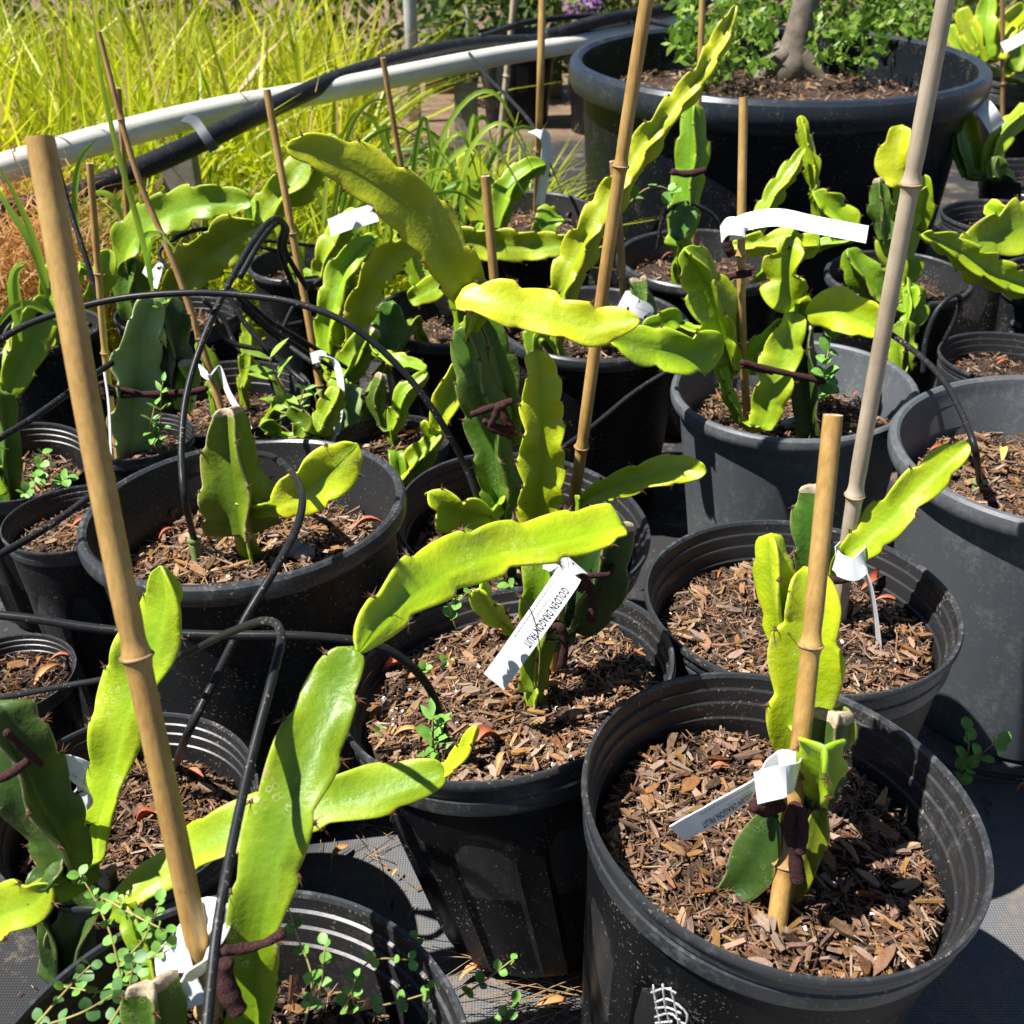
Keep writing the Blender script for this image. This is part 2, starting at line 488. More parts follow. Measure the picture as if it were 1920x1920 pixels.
# ------------------------------------------------------------------ pots
POTS = {}
def pot_profile(R, H, style):
    rb = R * (0.76 if R < 0.4 else 0.87)
    k = R / 0.13
    if style == 'step':
        out = [(rb - 0.004, 0.0), (rb, 0.004)]
        wall_top = (R * 0.935, H - 0.036 * k)
        nrow = 16
        for i in range(1, nrow):
            t = i / nrow
            out.append((rb + (wall_top[0] - rb) * t, 0.004 + (wall_top[1] - 0.004) * t))
        out += [wall_top, (R * 0.950, H - 0.0345 * k), (R * 0.966, H - 0.033 * k), (R * 0.970, H - 0.030 * k), (R * 0.972, H - 0.021 * k),
                (R * 0.962, H - 0.0195 * k), (R * 0.962, H - 0.0175 * k), (R * 0.976, H - 0.016 * k), (R * 0.980, H - 0.0085 * k),
                (R * 0.994, H - 0.0075 * k), (R * 1.0, H - 0.0055 * k), (R * 1.0, H - 0.002 * k), (R * 0.993, H)]
        inn = [(R * 0.976, H - 0.0003 * k), (R * 0.966, H - 0.003 * k), (R * 0.960, H - 0.010 * k), (R * 0.957, H - 0.0115 * k), (R * 0.942, H - 0.0125 * k), (R * 0.938, H - 0.014 * k), (R * 0.937, H - 0.021 * k),
               (R * 0.934, H - 0.0225 * k), (R * 0.920, H - 0.0235 * k), (R * 0.916, H - 0.025 * k), (R * 0.915, H - 0.034 * k), (R * 0.912, H - 0.0355 * k), (R * 0.898, H - 0.0365 * k), (R * 0.895, H - 0.050 * k),
               (R * 0.86, H * 0.55), (rb - 0.006, 0.01)]
    else:
        out = [(rb - 0.004, 0.0), (rb, 0.004)]
        wall_top = (R * 0.925, H - 0.020 * k)
        nrow = 16
        for i in range(1, nrow):
            t = i / nrow
            bulge = 0.0
            if abs(t - 0.80) < 0.02: bulge = 0.0012
            out.append((rb + (wall_top[0] - rb) * t + bulge, 0.004 + (wall_top[1] - 0.004) * t))
        out += [wall_top, (R * 0.945, H - 0.0175 * k), (R * 0.985, H - 0.0165 * k), (R * 0.998, H - 0.013 * k), (R * 1.002, H - 0.008 * k),
                (R * 0.994, H - 0.0025 * k), (R * 0.978, H - 0.0003 * k)]
        inn = [(R * 0.955, H), (R * 0.935, H - 0.002 * k), (R * 0.924, H - 0.007 * k), (R * 0.918, H - 0.018 * k), (R * 0.900, H - 0.022 * k), (R * 0.893, H - 0.040 * k),
               (R * 0.885, H - 0.042 * k), (R * 0.84, H * 0.5), (rb - 0.006, 0.01)]
    return out, inn
def wall_r(R, H, z, style):
    k = R / 0.13
    rt, zt = (R * 0.935, H - 0.036 * k) if style == 'step' else (R * 0.925, H - 0.020 * k)
    rb = R * 0.76
    t = (z - 0.004) / (zt - 0.004)
    return rb + (rt - rb) * t
def lathe(prof, seg, disp=None, close=False):
    v = []; f = []
    for r, z in prof:
        for k in range(seg):
            a = 2 * math.pi * k / seg
            rr = r + (disp(a, z) if disp else 0)
            v.append((rr * math.cos(a), rr * math.sin(a), z))
    n = len(prof)
    for i in range(n - 1):
        for k in range(seg):
            f.append((i * seg + k, i * seg + (k + 1) % seg, (i + 1) * seg + (k + 1) % seg, (i + 1) * seg + k))
    return v, f
def sstep(a, b, x):
    t = max(0.0, min(1.0, (x - a) / (b - a)))
    return t * t * (3 - 2 * t)
def pot(key, x, y, Z, R, tx, ty, label, style='step', m='pot_black', near=True, soil=None, panels=10, name='nursery_pot', group='black plastic nursery pots'):
    n = Vector((math.sin(math.radians(tx)), math.sin(math.radians(ty)), 1)).normalized()
    rb = R * 0.76
    H = (Z - rb * math.sqrt(max(0, 1 - n.z ** 2))) / n.z
    base = Vector((x, y, Z)) - n * H
    q = Vector((0, 0, 1)).rotation_difference(n)
    mw = Matrix.Translation(base) @ q.to_matrix().to_4x4()
    root = bpy.data.objects.new(name, None)
    COL.objects.link(root)
    root.location = base
    root.rotation_mode = 'QUATERNION'
    root.rotation_quaternion = q
    root.empty_display_size = 0.05
    tag(root, label, 'plant pot', group)
    out, inn = pot_profile(R, H, style)
    seg = 140 if near else 64
    ph = random.random() * 6
    def disp(a, z):
        w = 0.0
        if style == 'step' and z < H - 0.045 and z > 0.004:
            u = ((a + ph) / (2 * math.pi) * panels) % 1.0
            du = abs(u - 0.5)
            top = H * 0.74 - max(0, (du - 0.12)) ** 2 * 0.55
            inside = (1 - sstep(0.30, 0.345, du)) * (1 - sstep(top - 0.006, top + 0.002, z))
            lip = math.exp(-((du - 0.36) / 0.03) ** 2) * (1 - sstep(top, top + 0.01, z))
            w = -0.0030 * inside + 0.0010 * lip
        w += 0.0012 * math.sin(a * 2 + ph) * (z / H)
        return w
    k = next(i for i, (r, z) in enumerate(out) if i > 8 and r > R * 0.94)
    # more rows on the wall so the moulded panels keep their shape
    wall = out[:k]
    rows = [wall[0], wall[1]]
    cnt = 40 if near else 14
    for i in range(1, cnt + 1):
        t = i / cnt
        rows.append((wall[1][0] + (wall[-1][0] - wall[1][0]) * t, wall[1][1] + (wall[-1][1] - wall[1][1]) * t))
    v, f = lathe(rows, seg, disp)
    f.append(tuple(range(seg - 1, -1, -1)))
    obj('wall', mesh('wall', v, f, m, True, 35), root)
    v, f = lathe([rows[-1]] + out[k:] + inn[:2], seg, lambda a, z: 0.0012 * math.sin(a * 2 + ph))
    mr = 'rim_black' if m in ('pot_black', 'pot_mid') else ('tub_rim' if m == 'tub' else m)
    obj('rim', mesh('rim', v, f, mr, True, 28), root)
    v, f = lathe(inn[1:], seg, lambda a, z: 0.0012 * math.sin(a * 2 + ph) * (z / H))
    f.append(tuple((len(inn) - 2) * seg + i for i in range(seg)))
    obj('inner_wall', mesh('inner_wall', v, f, 'inner_black' if mr == 'rim_black' else m, True, 28), root)
    if soil is None: soil = 0.055
    POTS[key] = dict(R=R, H=H, mw=mw, base=base, n=n, root=root, x=x, y=y, Z=Z, soil=H - soil, style=style, q=q)
    return root

PD = [
 # key, x, y, Z, R, tiltx, tilty, style, material, near, soil depth, label
 ('A', 0.165, 0.450, 0.28, 0.1217, 4.5, -1.2, 'step', 'pot_black', 1, 0.045, 'large black pot nearest the camera at right, white chalk scribble on its side'),
 ('B', -0.005, 0.624, 0.24, 0.1300, -9.5, 5.0, 'step', 'pot_black', 1, 0.024, 'tilted black pot in the middle with arched moulded panels, mulch almost to its rim'),
 ('C', 0.237, 0.695, 0.26, 0.1275, -0.7, 1.2, 'step', 'pot_mid', 1, 0.040, 'black pot directly behind the near right pot, holding the tall grey stake'),
 ('D', 0.321, 1.085, 0.28, 0.1378, -3.1, -1.4, 'roll', 'pot_worn', 1, 0.055, 'worn grey pot with a sunlit left side at right, holding a bushy cactus'),
 ('E', -0.235, 0.781, 0.30, 0.1420, -2.6, 2.5, 'roll', 'pot_mid', 1, 0.060, 'wide black pot at left with a split rim, holding a cut cactus stub'),
 ('F', 0.0117, 0.903, 0.21, 0.1303, 5.2, -4.5, 'step', 'pot_black', 1, 0.050, 'black pot in the centre behind the horizontal lime stem'),
 ('G', 0.528, 0.876, 0.31, 0.1600, -3.3, -1.4, 'roll', 'pot_worn', 1, 0.060, 'big dusty grey pot cut by the right edge, holding only mulch and a tube'),
 ('I', -0.281, 0.538, 0.19, 0.0951, 0, 0, 'step', 'pot_black', 1, 0.040, 'small black pot at lower left with an upright lime stem'),
 ('J', -0.140, 0.280, 0.26, 0.1230, 0, 0, 'step', 'pot_black', 1, 0.060, 'black pot at the bottom left edge overgrown by round-leaved weeds'),
 ('K', -0.460, 0.730, 0.15, 0.0606, 0, 0, 'step', 'pot_black', 0, 0.020, 'little black pot cut by the left edge above the lower left pot'),
 ('L', -0.433, 0.874, 0.23, 0.0677, 0, 0, 'step', 'pot_mid', 0, 0.025, 'narrow tall black pot squeezed against the left of the wide pot'),
 ('M', -0.549, 1.014, 0.22, 0.0772, 4, -8, 'step', 'pot_black', 0, 0.040, 'black pot with ringed inner wall at the left edge'),
 ('n', -0.410, 1.016, 0.25, 0.0587, 0, 0, 'step', 'pot_black', 0, 0.020, 'small black pot of the old glaucous cactus behind the wide pot'),
 ('N', -0.360, 1.192, 0.22, 0.1060, 0, -2, 'step', 'pot_black', 0, 0.045, 'black pot behind the wide left pot, with a reddish weed growing in it'),
 ('O', -0.144, 1.108, 0.20, 0.0692, 0, 0, 'step', 'pot_black', 0, 0.030, 'small black pot with orange dry leaves left of the centre pot'),
 ('P', -0.089, 1.471, 0.23, 0.1210, 0, -3, 'roll', 'pot_black', 0, 0.045, 'black pot behind the drooping forked stems, left of centre'),
 ('Q', 0.106, 1.298, 0.28, 0.1304, 0, -2, 'roll', 'pot_black', 0, 0.040, 'black pot under the longest upright stem in the centre'),
 ('R', -0.327, 1.592, 0.27, 0.0881, 0, -2, 'roll', 'pot_mid', 0, 0.035, 'small black pot among tangled drip tubes at upper left'),
 ('r', -0.480, 1.420, 0.25, 0.0900, 0, 0, 'step', 'pot_black', 0, 0.035, 'black pot under the three broad lime stems at upper left'),
 ('S', 0.024, 1.893, 0.27, 0.1412, 0, -3, 'roll', 'pot_black', 0, 0.040, 'black pot in front of the grass with a hanging clear tag'),
 ('T', 0.300, 1.587, 0.28, 0.1376, 0, -3, 'roll', 'pot_black', 0, 0.045, 'black pot in front of the huge tub, ahead of its left half'),
 ('U', 0.592, 1.540, 0.265, 0.1100, 0, -4, 'roll', 'pot_black', 0, 0.035, 'black pot in front of the right half of the huge tub'),
 ('V', 0.905, 1.867, 0.27, 0.1251, 0, 0, 'step', 'pot_black', 0, 0.045, 'shaded black pot right of the huge tub'),
 ('W', 0.850, 1.480, 0.28, 0.1188, 0, 0, 'step', 'pot_mid', 0, 0.030, 'slotted black pot at the right edge under wavy lime stems'),
 ('X', 0.663, 1.267, 0.24, 0.0968, 0, 0, 'step', 'pot_mid', 0, 0.035, 'black pot at the right edge just behind the big dusty pot'),
 ('Z', -0.662, 1.349, 0.25, 0.0919, 0, 0, 'roll', 'pot_mid', 0, 0.035, 'black pot at the left edge below the orange fluff'),
 ('y', 1.140, 2.220, 0.27, 0.1478, 0, 0, 'step', 'pot_black', 0, 0.040, 'dark pot farther back at the right edge beside the huge tub'),
 ('Y', 1.685, 3.390, 0.30, 0.2500, 0, 0, 'step', 'pot_black', 0, 0.040, 'farthest dark pot in the top right corner'),
]
for (k, x, y, Z, R, tx, ty, st, mm, near, sd, lab) in PD:
    pot(k, x, y, Z, R, tx, ty, lab, st, mm, bool(near), sd)
pot('f1', 0.02, 4.35, 0.34, 0.16, 0, 0, 'dark pot far behind the pipes left of the tub', 'step', 'pot_black', False, 0.05, group='far dark pots')
pot('f2', 0.36, 4.20, 0.36, 0.17, 0, 0, 'dark pot far behind the left rim of the tub', 'step', 'pot_black', False, 0.05, group='far dark pots')
pot('f3', 0.74, 4.60, 0.36, 0.17, 0, 0, 'dark pot far behind the tub trunk', 'step', 'pot_black', False, 0.05, group='far dark pots')
pot('f4', 1.50, 2.72, 0.34, 0.18, 0, 0, 'dark pot between the tub and the top right cacti', 'step', 'pot_black', False, 0.05, group='far dark pots')
pot('H', 0.550, 2.340, 0.48, 0.4300, -0.4, -3.3, 'huge black tub with a thick rolled rim at upper right', 'roll', 'tub', True, 0.09, name='tub', group='large tubs')
def soil_pt(key, px, py, up=0.0):
    """where the pixel's line of sight meets the mulch of a pot"""
    p = POTS[key]
    o = p['mw'] @ Vector((0, 0, p['soil'] + up))
    d = ray(px, py)
    return CAM + d * ((o - CAM).dot(p['n']) / d.dot(p['n']))

# ------------------------------------------------------------------ mulch
SG = np.array([(-1, -1, -1), (1, -1, -1), (1, 1, -1), (-1, 1, -1), (-1, -1, 1), (1, -1, 1), (1, 1, 1), (-1, 1, 1)], float)
BF = np.array([(3, 2, 1, 0), (4, 5, 6, 7), (0, 1, 5, 4), (1, 2, 6, 5), (2, 3, 7, 6), (3, 0, 4, 7)])
def boxes(rng, c, half, yaw, tilt, roll, jit=0.22):
    n = len(c)
    loc = SG[None] * half[:, None, :]
    loc = loc * (1 + rng.uniform(-jit, jit, (n, 8, 3)))
    loc[:, :, 2] += (loc[:, :, 0] ** 2) * rng.uniform(-6, 6, n)[:, None]
    pinch = np.where(loc[:, :, 0] > 0, rng.uniform(0.15, 1.0, n)[:, None], rng.uniform(0.15, 1.0, n)[:, None])
    loc[:, :, 1] *= pinch
    cy, sy, ct, st, cr, sr = np.cos(yaw), np.sin(yaw), np.cos(tilt), np.sin(tilt), np.cos(roll), np.sin(roll)
    y1 = loc[..., 1] * cr[:, None] - loc[..., 2] * sr[:, None]
    z1 = loc[..., 1] * sr[:, None] + loc[..., 2] * cr[:, None]
    x2 = loc[..., 0] * ct[:, None] + z1 * st[:, None]
    z2 = -loc[..., 0] * st[:, None] + z1 * ct[:, None]
    x3 = x2 * cy[:, None] - y1 * sy[:, None]
    y3 = x2 * sy[:, None] + y1 * cy[:, None]
    v = np.stack([x3, y3, z2], -1) + c[:, None, :]
    f = (BF[None] + 8 * np.arange(n)[:, None, None]).reshape(-1, 4)
    return v.reshape(-1, 3), f
def chip_dims(rng, n, lo, hi):
    Ls = np.exp(rng.uniform(np.log(lo), np.log(hi), n))
    Ws = Ls * (0.10 + 0.38 * rng.uniform(0, 1, n) ** 1.7)
    Ts = np.minimum(Ws * rng.uniform(0.2, 0.55, n), 0.0035)
    return np.stack([Ls, Ws, Ts], 1) / 2
CHIPV = []
def chip_variants():
    rng = np.random.default_rng(5)
    for i in range(14):
        h = chip_dims(rng, 1, 0.016, 0.027)
        h[0, 1] = max(h[0, 1], 0.0022); h[0, 2] = rng.uniform(0.0009, 0.0019)
        # a split, slightly bent sliver: two spans with ragged ends
        v = []
        L_, W_, T_ = h[0] * 1.0
        xs = [-L_, -L_ * 0.35, L_ * 0.3, L_]
        ws = [W_ * rng.uniform(0.3, 0.9), W_ * rng.uniform(0.85, 1.1), W_ * rng.uniform(0.85, 1.1), W_ * rng.uniform(0.2, 0.8)]
        bend = rng.uniform(-8, 8)
        for xx, ww in zip(xs, ws):
            off = rng.uniform(-0.2, 0.2) * W_
            for (sy, sz) in ((-1, -1), (1, -1), (1, 1), (-1, 1)):
                v.append((xx + rng.uniform(-.1, .1) * L_, off + sy * ww, sz * T_ * rng.uniform(0.6, 1.1) + bend * xx * xx))
        f = [(3, 2, 1, 0), (12, 13, 14, 15)]
        for s_ in range(3):
            for q in range(4):
                f.append((s_ * 4 + q, s_ * 4 + (q + 1) % 4, s_ * 4 + 4 + (q + 1) % 4, s_ * 4 + 4 + q))
        CHIPV.append(mesh('bark_chip', v, f, 'chip1', False))
chip_variants()
def mulch(key, n, singles, label, lo=0.004, hi=0.018, seed=1, dark=0.0, perl=0):
    p = POTS[key]
    rng = np.random.default_rng(seed)
    hi *= rng.uniform(0.8, 1.35); dark += rng.uniform(-0.06, 0.09)
    rs = (p['R'] * 0.76 + (p['R'] * (0.935 if p['style'] == 'step' else 0.90) - p['R'] * 0.76) * (p['soil'] / p['H'])) - 0.006
    z0 = p['soil']
    ph = rng.uniform(0, 6, 4)
    def hz(x, y):
        return z0 + 0.004 * np.sin(x * 38 + ph[0]) * np.sin(y * 34 + ph[1]) + 0.0025 * np.sin(x * 90 + ph[2]) * np.sin(y * 83 + ph[3])
    # soil sheet
    rings, seg = 10, 48
    v = [(0, 0, float(hz(0, 0)))]; f = []
    for i in range(1, rings + 1):
        for k in range(seg):
            a = 2 * math.pi * k / seg; r = (rs + 0.004) * i / rings
            x, y = r * math.cos(a), r * math.sin(a)
            v.append((x, y, float(hz(x, y)) - (0.001 if i < rings else 0.012)))
    for k in range(seg):
        f.append((0, 1 + k, 1 + (k + 1) % seg))
    for i in range(rings - 1):
        for k in range(seg):
            a = 1 + i * seg
            f.append((a + k, a + seg + k, a + seg + (k + 1) % seg, a + (k + 1) % seg))
    nv, nf = len(v), len(f)
    rr = rs * np.sqrt(rng.uniform(0, 1, n)); aa = rng.uniform(0, 2 * np.pi, n)
    h = chip_dims(rng, n, lo, hi)
    fine = rng.uniform(0, 1, n) < 0.55
    h[fine] = chip_dims(rng, int(fine.sum()), 0.0022, 0.008)
    sliver = rng.uniform(0, 1, n) < 0.22
    h[sliver, 1] *= 0.4
    rr = np.minimum(rr, rs - h[:, 0] * 0.7)
    x, y = rr * np.cos(aa), rr * np.sin(aa)
    lay = rng.uniform(0, 1, n)
    c = np.stack([x, y, hz(x, y) + 0.0005 + lay * 0.006], 1)
    yaw = rng.uniform(0, 6.28, n)
    tilt = rng.normal(0, 0.33, n); roll = rng.normal(0, 0.6, n)
    bv, bf = boxes(rng, c, h, yaw, tilt, roll)
    pat = 0.5 + 0.5 * np.sin(x * 61 + ph[1] * 2) * np.sin(y * 57 + ph[2] * 2)
    tint = np.clip(0.16 + 0.70 * rng.beta(1.5, 1.6, n) - dark + (lay - 0.5) * 0.34 - 0.14 * (pat > 0.72), 0.02, 1)
    V = np.concatenate([np.array(v), bv]); F = f + (bf + nv).tolist()
    at = np.concatenate([np.zeros(nv), np.repeat(tint, 8)])
    mi = [0] * nf + [1] * (len(bf))
    mats = ['soil', 'chips']
    if perl:
        pr = rs * np.sqrt(rng.uniform(0, 1, perl)) * 0.95; pa = rng.uniform(0, 6.28, perl)
        px_, py_ = pr * np.cos(pa), pr * np.sin(pa)
        pc = np.stack([px_, py_, hz(px_, py_) + 0.005], 1)
        ph_ = np.repeat(rng.uniform(0.0006, 0.0015, perl)[:, None], 3, 1)
        pv, pf = boxes(rng, pc, ph_, rng.uniform(0, 6, perl), rng.uniform(0, 6, perl), rng.uniform(0, 6, perl))
        F += (pf + len(V)).tolist(); at = np.concatenate([at, np.ones(len(pv))]); V = np.concatenate([V, pv])
        mi += [2] * len(pf); mats.append('perlite')
    me = mesh('bark_mulch', V, F, mats, False, attrs={'tint': at}, midx=mi)
    o = obj('bark_mulch', me)
    o.matrix_world = p['mw']
    tag(o, label, 'mulch', 'bark mulch in the pots', 'stuff')
    cam_l = p['mw'].inverted() @ CAM
    for i in range(singles):
        r_ = (rs - 0.012) * math.sqrt(rng.uniform(0, 1)); a_ = rng.uniform(0, 6.283)
        x_, y_ = r_ * math.cos(a_), r_ * math.sin(a_)
        ch = obj('bark_chip', CHIPV[int(rng.integers(len(CHIPV)))], o)
        ch.location = (x_, y_, float(hz(x_, y_)) + 0.0055 + rng.uniform(0, 0.003))
        ch.rotation_euler = (rng.normal(0, 0.25), rng.normal(0, 0.22), rng.uniform(0, 6.28))
        s_ = rng.uniform(0.45, 0.95)
        ch.scale = (s_, s_ * rng.uniform(0.5, 1.1), s_)
    return o
for (k, n, s_, hi, dk, pe, lab) in [
    ('A', 2600, 170, 0.020, 0.03, 10, 'brown bark mulch filling the near right pot'),
    ('B', 2400, 130, 0.019, 0.02, 60, 'brown bark mulch with white grit in the tilted middle pot'),
    ('C', 2000, 90, 0.018, 0.0, 25, 'bark mulch in the pot of the tall grey stake'),
    ('D', 1500, 50, 0.018, 0.0, 6, 'bark mulch around the bushy cactus in the worn grey pot'),
    ('E', 2000, 110, 0.020, 0.0, 6, 'pale bark mulch around the cut stub in the wide left pot'),
    ('F', 1500, 40, 0.018, 0.06, 8, 'dark bark mulch in the centre pot'),
    ('G', 1900, 70, 0.019, 0.0, 6, 'bark mulch in the big dusty pot at the right edge'),
    ('I', 1500, 60, 0.018, 0.05, 6, 'dark bark mulch in the small lower left pot'),
    ('J', 1200, 0, 0.018, 0.12, 0, 'dark bark mulch in the bottom left pot under the weeds'),
    ('K', 500, 12, 0.018, 0.18, 0, 'dark bark mulch in the little pot at the left edge'),
    ('L', 500, 14, 0.017, 0.08, 0, 'bark mulch in the narrow tall pot at left'),
    ('M', 500, 10, 0.017, 0.0, 0, 'bark mulch in the pot with the ringed inner wall'),
    ('n', 350, 8, 0.016, 0.0, 0, 'bark mulch at the foot of the old glaucous cactus'),
    ('N', 800, 16, 0.017, 0.0, 0, 'bark mulch around the reddish weed'),
    ('O', 400, 10, 0.017, 0.0, 0, 'bark mulch with orange leaves in the small pot left of centre'),
    ('P', 700, 0, 0.017, 0.0, 0, 'bark mulch behind the drooping forked stems'),
    ('Q', 700, 0, 0.017, 0.0, 0, 'bark mulch under the longest upright stem'),
    ('R', 300, 0, 0.018, 0.0, 0, 'bark mulch in the small pot among the drip tubes'),
    ('r', 300, 0, 0.018, 0.0, 0, 'bark mulch under the three broad stems at upper left'),
    ('S', 500, 0, 0.020, -0.1, 0, 'bark mulch in the pot with the clear tag'),
    ('T', 600, 0, 0.020, -0.12, 0, 'reddish bark mulch in the pot before the tub'),
    ('U', 350, 0, 0.018, 0.0, 0, 'bark mulch in the pot before the right half of the tub'),
    ('V', 250, 0, 0.018, 0.1, 0, 'shaded bark mulch right of the huge tub'),
    ('W', 350, 0, 0.018, 0.0, 0, 'bark mulch in the slotted pot'),
    ('X', 500, 14, 0.018, 0.0, 0, 'bark mulch in the right edge pot behind the dusty one'),
    ('Z', 250, 0, 0.018, 0.0, 0, 'bark mulch in the left edge pot below the fluff'),
    ('y', 250, 0, 0.018, 0.1, 0, 'bark mulch in the dark pot beside the tub'),
    ('Y', 300, 0, 0.025, 0.1, 0, 'bark mulch in the farthest dark pot'),
    ('f1', 200, 0, 0.02, 0.1, 0, 'bark mulch in the far pot behind the pipes'), ('f2', 200, 0, 0.02, 0.1, 0, 'bark mulch in the far pot behind the tub rim'), ('f3', 200, 0, 0.02, 0.1, 0, 'bark mulch in the far pot behind the trunk'), ('f4', 200, 0, 0.02, 0.1, 0, 'bark mulch in the pot before the top right cacti'),
    ('H', 3000, 0, 0.030, -0.05, 0, 'grey brown bark mulch in the huge tub')]:
    mulch(k, int(n * 2.3), s_, lab, hi=hi * 0.8, seed=sum(map(ord, k)) + 3, dark=dk, perl=pe)

# ------------------------------------------------------------------ cactus stems
MODES = {'F': ((0, 0.62), (104, 1.0), (-104, 1.0)),      # one low rib towards the viewer
         'V': ((68, 1.0), (-68, 1.0), (180, 0.75)),      # a valley towards the viewer
         'S': ((35, 0.8), (150, 0.95), (-95, 1.0)),
         'P': ((64, 1.08), (-66, 1.08), (178, 0.7)),      # broad, nearly flat face
         'R': ((-90, 1.0), (60, 0.78), (165, 0.7)),      # broad face with a rib along one side
         'Q': ((90, 1.0), (-60, 0.78), (-165, 0.7)),
         'E': ((0, 1.0), (120, 1.0), (-120, 1.0))}
LINES = {}
def stem(root, px, Y, w, mode='F', rot=0, m='new', amp=0.13, period=0.034, spines=True, callus=False, name='stem', thick=1.0, seed=None, wpts=None):
    """px: (x, y) picture points; Y: distance back (one or a list); w: half widths in picture pixels"""
    if wpts is None:
        rnd = random.Random(seed if seed is not None else int(sum(a * 3 + b for a, b in px)))
        n = len(px)
        Ys = Y if isinstance(Y, (list, tuple)) else [Y] * n
        if len(Ys) == 2 and n > 2:
            Ys = [Ys[0] + (Ys[1] - Ys[0]) * i / (n - 1) for i in range(n)]
        P = [atY(a, b, yy) for (a, b), yy in zip(px, Ys)]
        W = [ww * depth(p) / FPX for ww, p in zip(w, P)]
    else:
        P = [Vector(p) for p in wpts]; W = list(w); n = len(P)
        rnd = random.Random(int(abs(P[0].x) * 9999))
    tot = sum((P[i + 1] - P[i]).length for i in range(n - 1))
    ns = max(22, min(120, int(tot / 0.0024)))
    pts, (ws,), tot = catmull(P, ns, [W])
    mid = pts[ns // 2]
    LINES.setdefault(root, []).append((pts, ws, m))
    T, Nn = frames(pts, (CAM - mid).normalized())
    wings = [(math.radians(a + rot), s) for a, s in MODES[mode]]
    ph = [rnd.random() for _ in range(3)]
    fr = [rnd.uniform(0.85, 1.2) for _ in range(3)]
    wv = [rnd.uniform(0, 6.28) for _ in range(3)]
    wamp = rnd.uniform(0.13, 0.27)
    V = []; Fc = []; E_ = []; S_v = []; S_f = []
    order = sorted(range(3), key=lambda i: wings[i][0] % (2 * math.pi))
    RING = 27
    def dirv(i, a):
        B = T[i].cross(Nn[i])
        return Nn[i] * math.cos(a) + B * math.sin(a)
    twist = rnd.uniform(-0.6, 0.6)
    mod = [rnd.uniform(0.7, 1.25) for _ in range(3)]
    last = [None] * 3
    for i in range(ns):
        s = tot * i / (ns - 1)
        wloc = ws[i]
        # rounded ends
        for oi, k in enumerate(order):
            a, sc = wings[k]
            a = a + twist * (s / tot - 0.5)
            u = s / (period * fr[k]) + ph[k]
            tt_ = u % 1.0
            g_ = tt_ / 0.14 if tt_ < 0.14 else (1 - (tt_ - 0.14) / 0.86) ** 1.35
            fall = 1 - 1.9 * amp * g_ * mod[k] + 0.45 * amp * math.sin(math.pi * tt_) - 0.05 * math.sin(u * 1.3 + wv[k])
            rw = max(0.0008, wloc * sc * fall)
            d = dirv(i, a)
            t = T[i].cross(d)
            lat = t * (wamp * wloc * math.sin(math.pi * u * 1.0 + wv[k]) * sc)
            tk = wloc * thick
            for (rr, off, lt, e) in ((0.30, -0.135, 0.0, 0.2), (0.55, -0.085, 0.25, 0.5), (0.82, -0.048, 0.7, 0.78), (0.96, -0.026, 0.95, 0.94), (1.0, 0.0, 1.0, 1.0),
                                     (0.96, 0.026, 0.95, 0.94), (0.82, 0.048, 0.7, 0.78), (0.55, 0.085, 0.25, 0.5)):
                V.append(pts[i] + d * (rw * rr) + t * (off * tk + (0.0006 * (1 if off > 0 else -1) if off else 0)) + lat * lt)
                E_.append(e)
            # valley between this wing and the next
            nk = order[(oi + 1) % 3]
            a2 = wings[nk][0] + twist * (s / tot - 0.5)
            da = (a2 - a) % (2 * math.pi)
            dm = dirv(i, a + da / 2)
            V.append(pts[i] + dm * (wloc * (0.17 if da < 2.4 else 0.11) * thick))
            E_.append(0.0)
            nu = math.floor(u)
            if last[k] is not None and nu != last[k] and spines and 2 < i < ns - 2:
                tip = pts[i] + d * rw + lat
                for q in range(4):
                    sp = (d * rnd.uniform(0.3, 1) + t * rnd.uniform(-0.9, 0.9) + T[i] * rnd.uniform(-0.8, 0.8)).normalized() * rnd.uniform(0.0042, 0.0075)
                    s1 = sp.orthogonal().normalized() * 0.0006; s2 = sp.normalized().cross(s1)
                    b0 = len(S_v)
                    S_v += [tip + s1 - sp * 0.15, tip - s1 * 0.5 + s2 - sp * 0.15, tip - s1 * 0.5 - s2 - sp * 0.15, tip + sp]
                    S_f += [(b0, b0 + 1, b0 + 3), (b0 + 1, b0 + 2, b0 + 3), (b0 + 2, b0, b0 + 3)]
                # woolly cushion
                r0 = 0.0019
                b0 = len(S_v)
                S_v += [tip + d * r0, tip + t * r0, tip + T[i] * r0, tip - t * r0, tip - T[i] * r0, tip - d * r0]
                S_f += [(b0, b0 + 1, b0 + 2), (b0, b0 + 2, b0 + 3), (b0, b0 + 3, b0 + 4), (b0, b0 + 4, b0 + 1), (b0 + 5, b0 + 2, b0 + 1), (b0 + 5, b0 + 3, b0 + 2), (b0 + 5, b0 + 4, b0 + 3), (b0 + 5, b0 + 1, b0 + 4)]
            last[k] = nu
    for i in range(ns - 1):
        for k in range(RING):
            Fc.append((i * RING + k, i * RING + (k + 1) % RING, (i + 1) * RING + (k + 1) % RING, (i + 1) * RING + k))
    for end, rev in ((0, True), (ns - 1, False)):
        c = len(V)
        V.append(pts[end] + T[end] * (0.35 * ws[end]) * (-1 if rev else 1) * (0.15 if callus else 1))
        E_.append(0.3)
        for k in range(RING):
            q = (end * RING + k, end * RING + (k + 1) % RING, c)
            Fc.append(q if not rev else q[::-1])
    o = part(name, mesh(name, V, Fc, m, True, None, {'edge': E_}), root)
    if S_v:
        sp = part('spine_clusters', mesh('spine_clusters', S_v, S_f, 'spine', False), root)
        sp.parent = o
        sp.matrix_parent_inverse = Matrix()
        sp['kind'] = 'stuff'
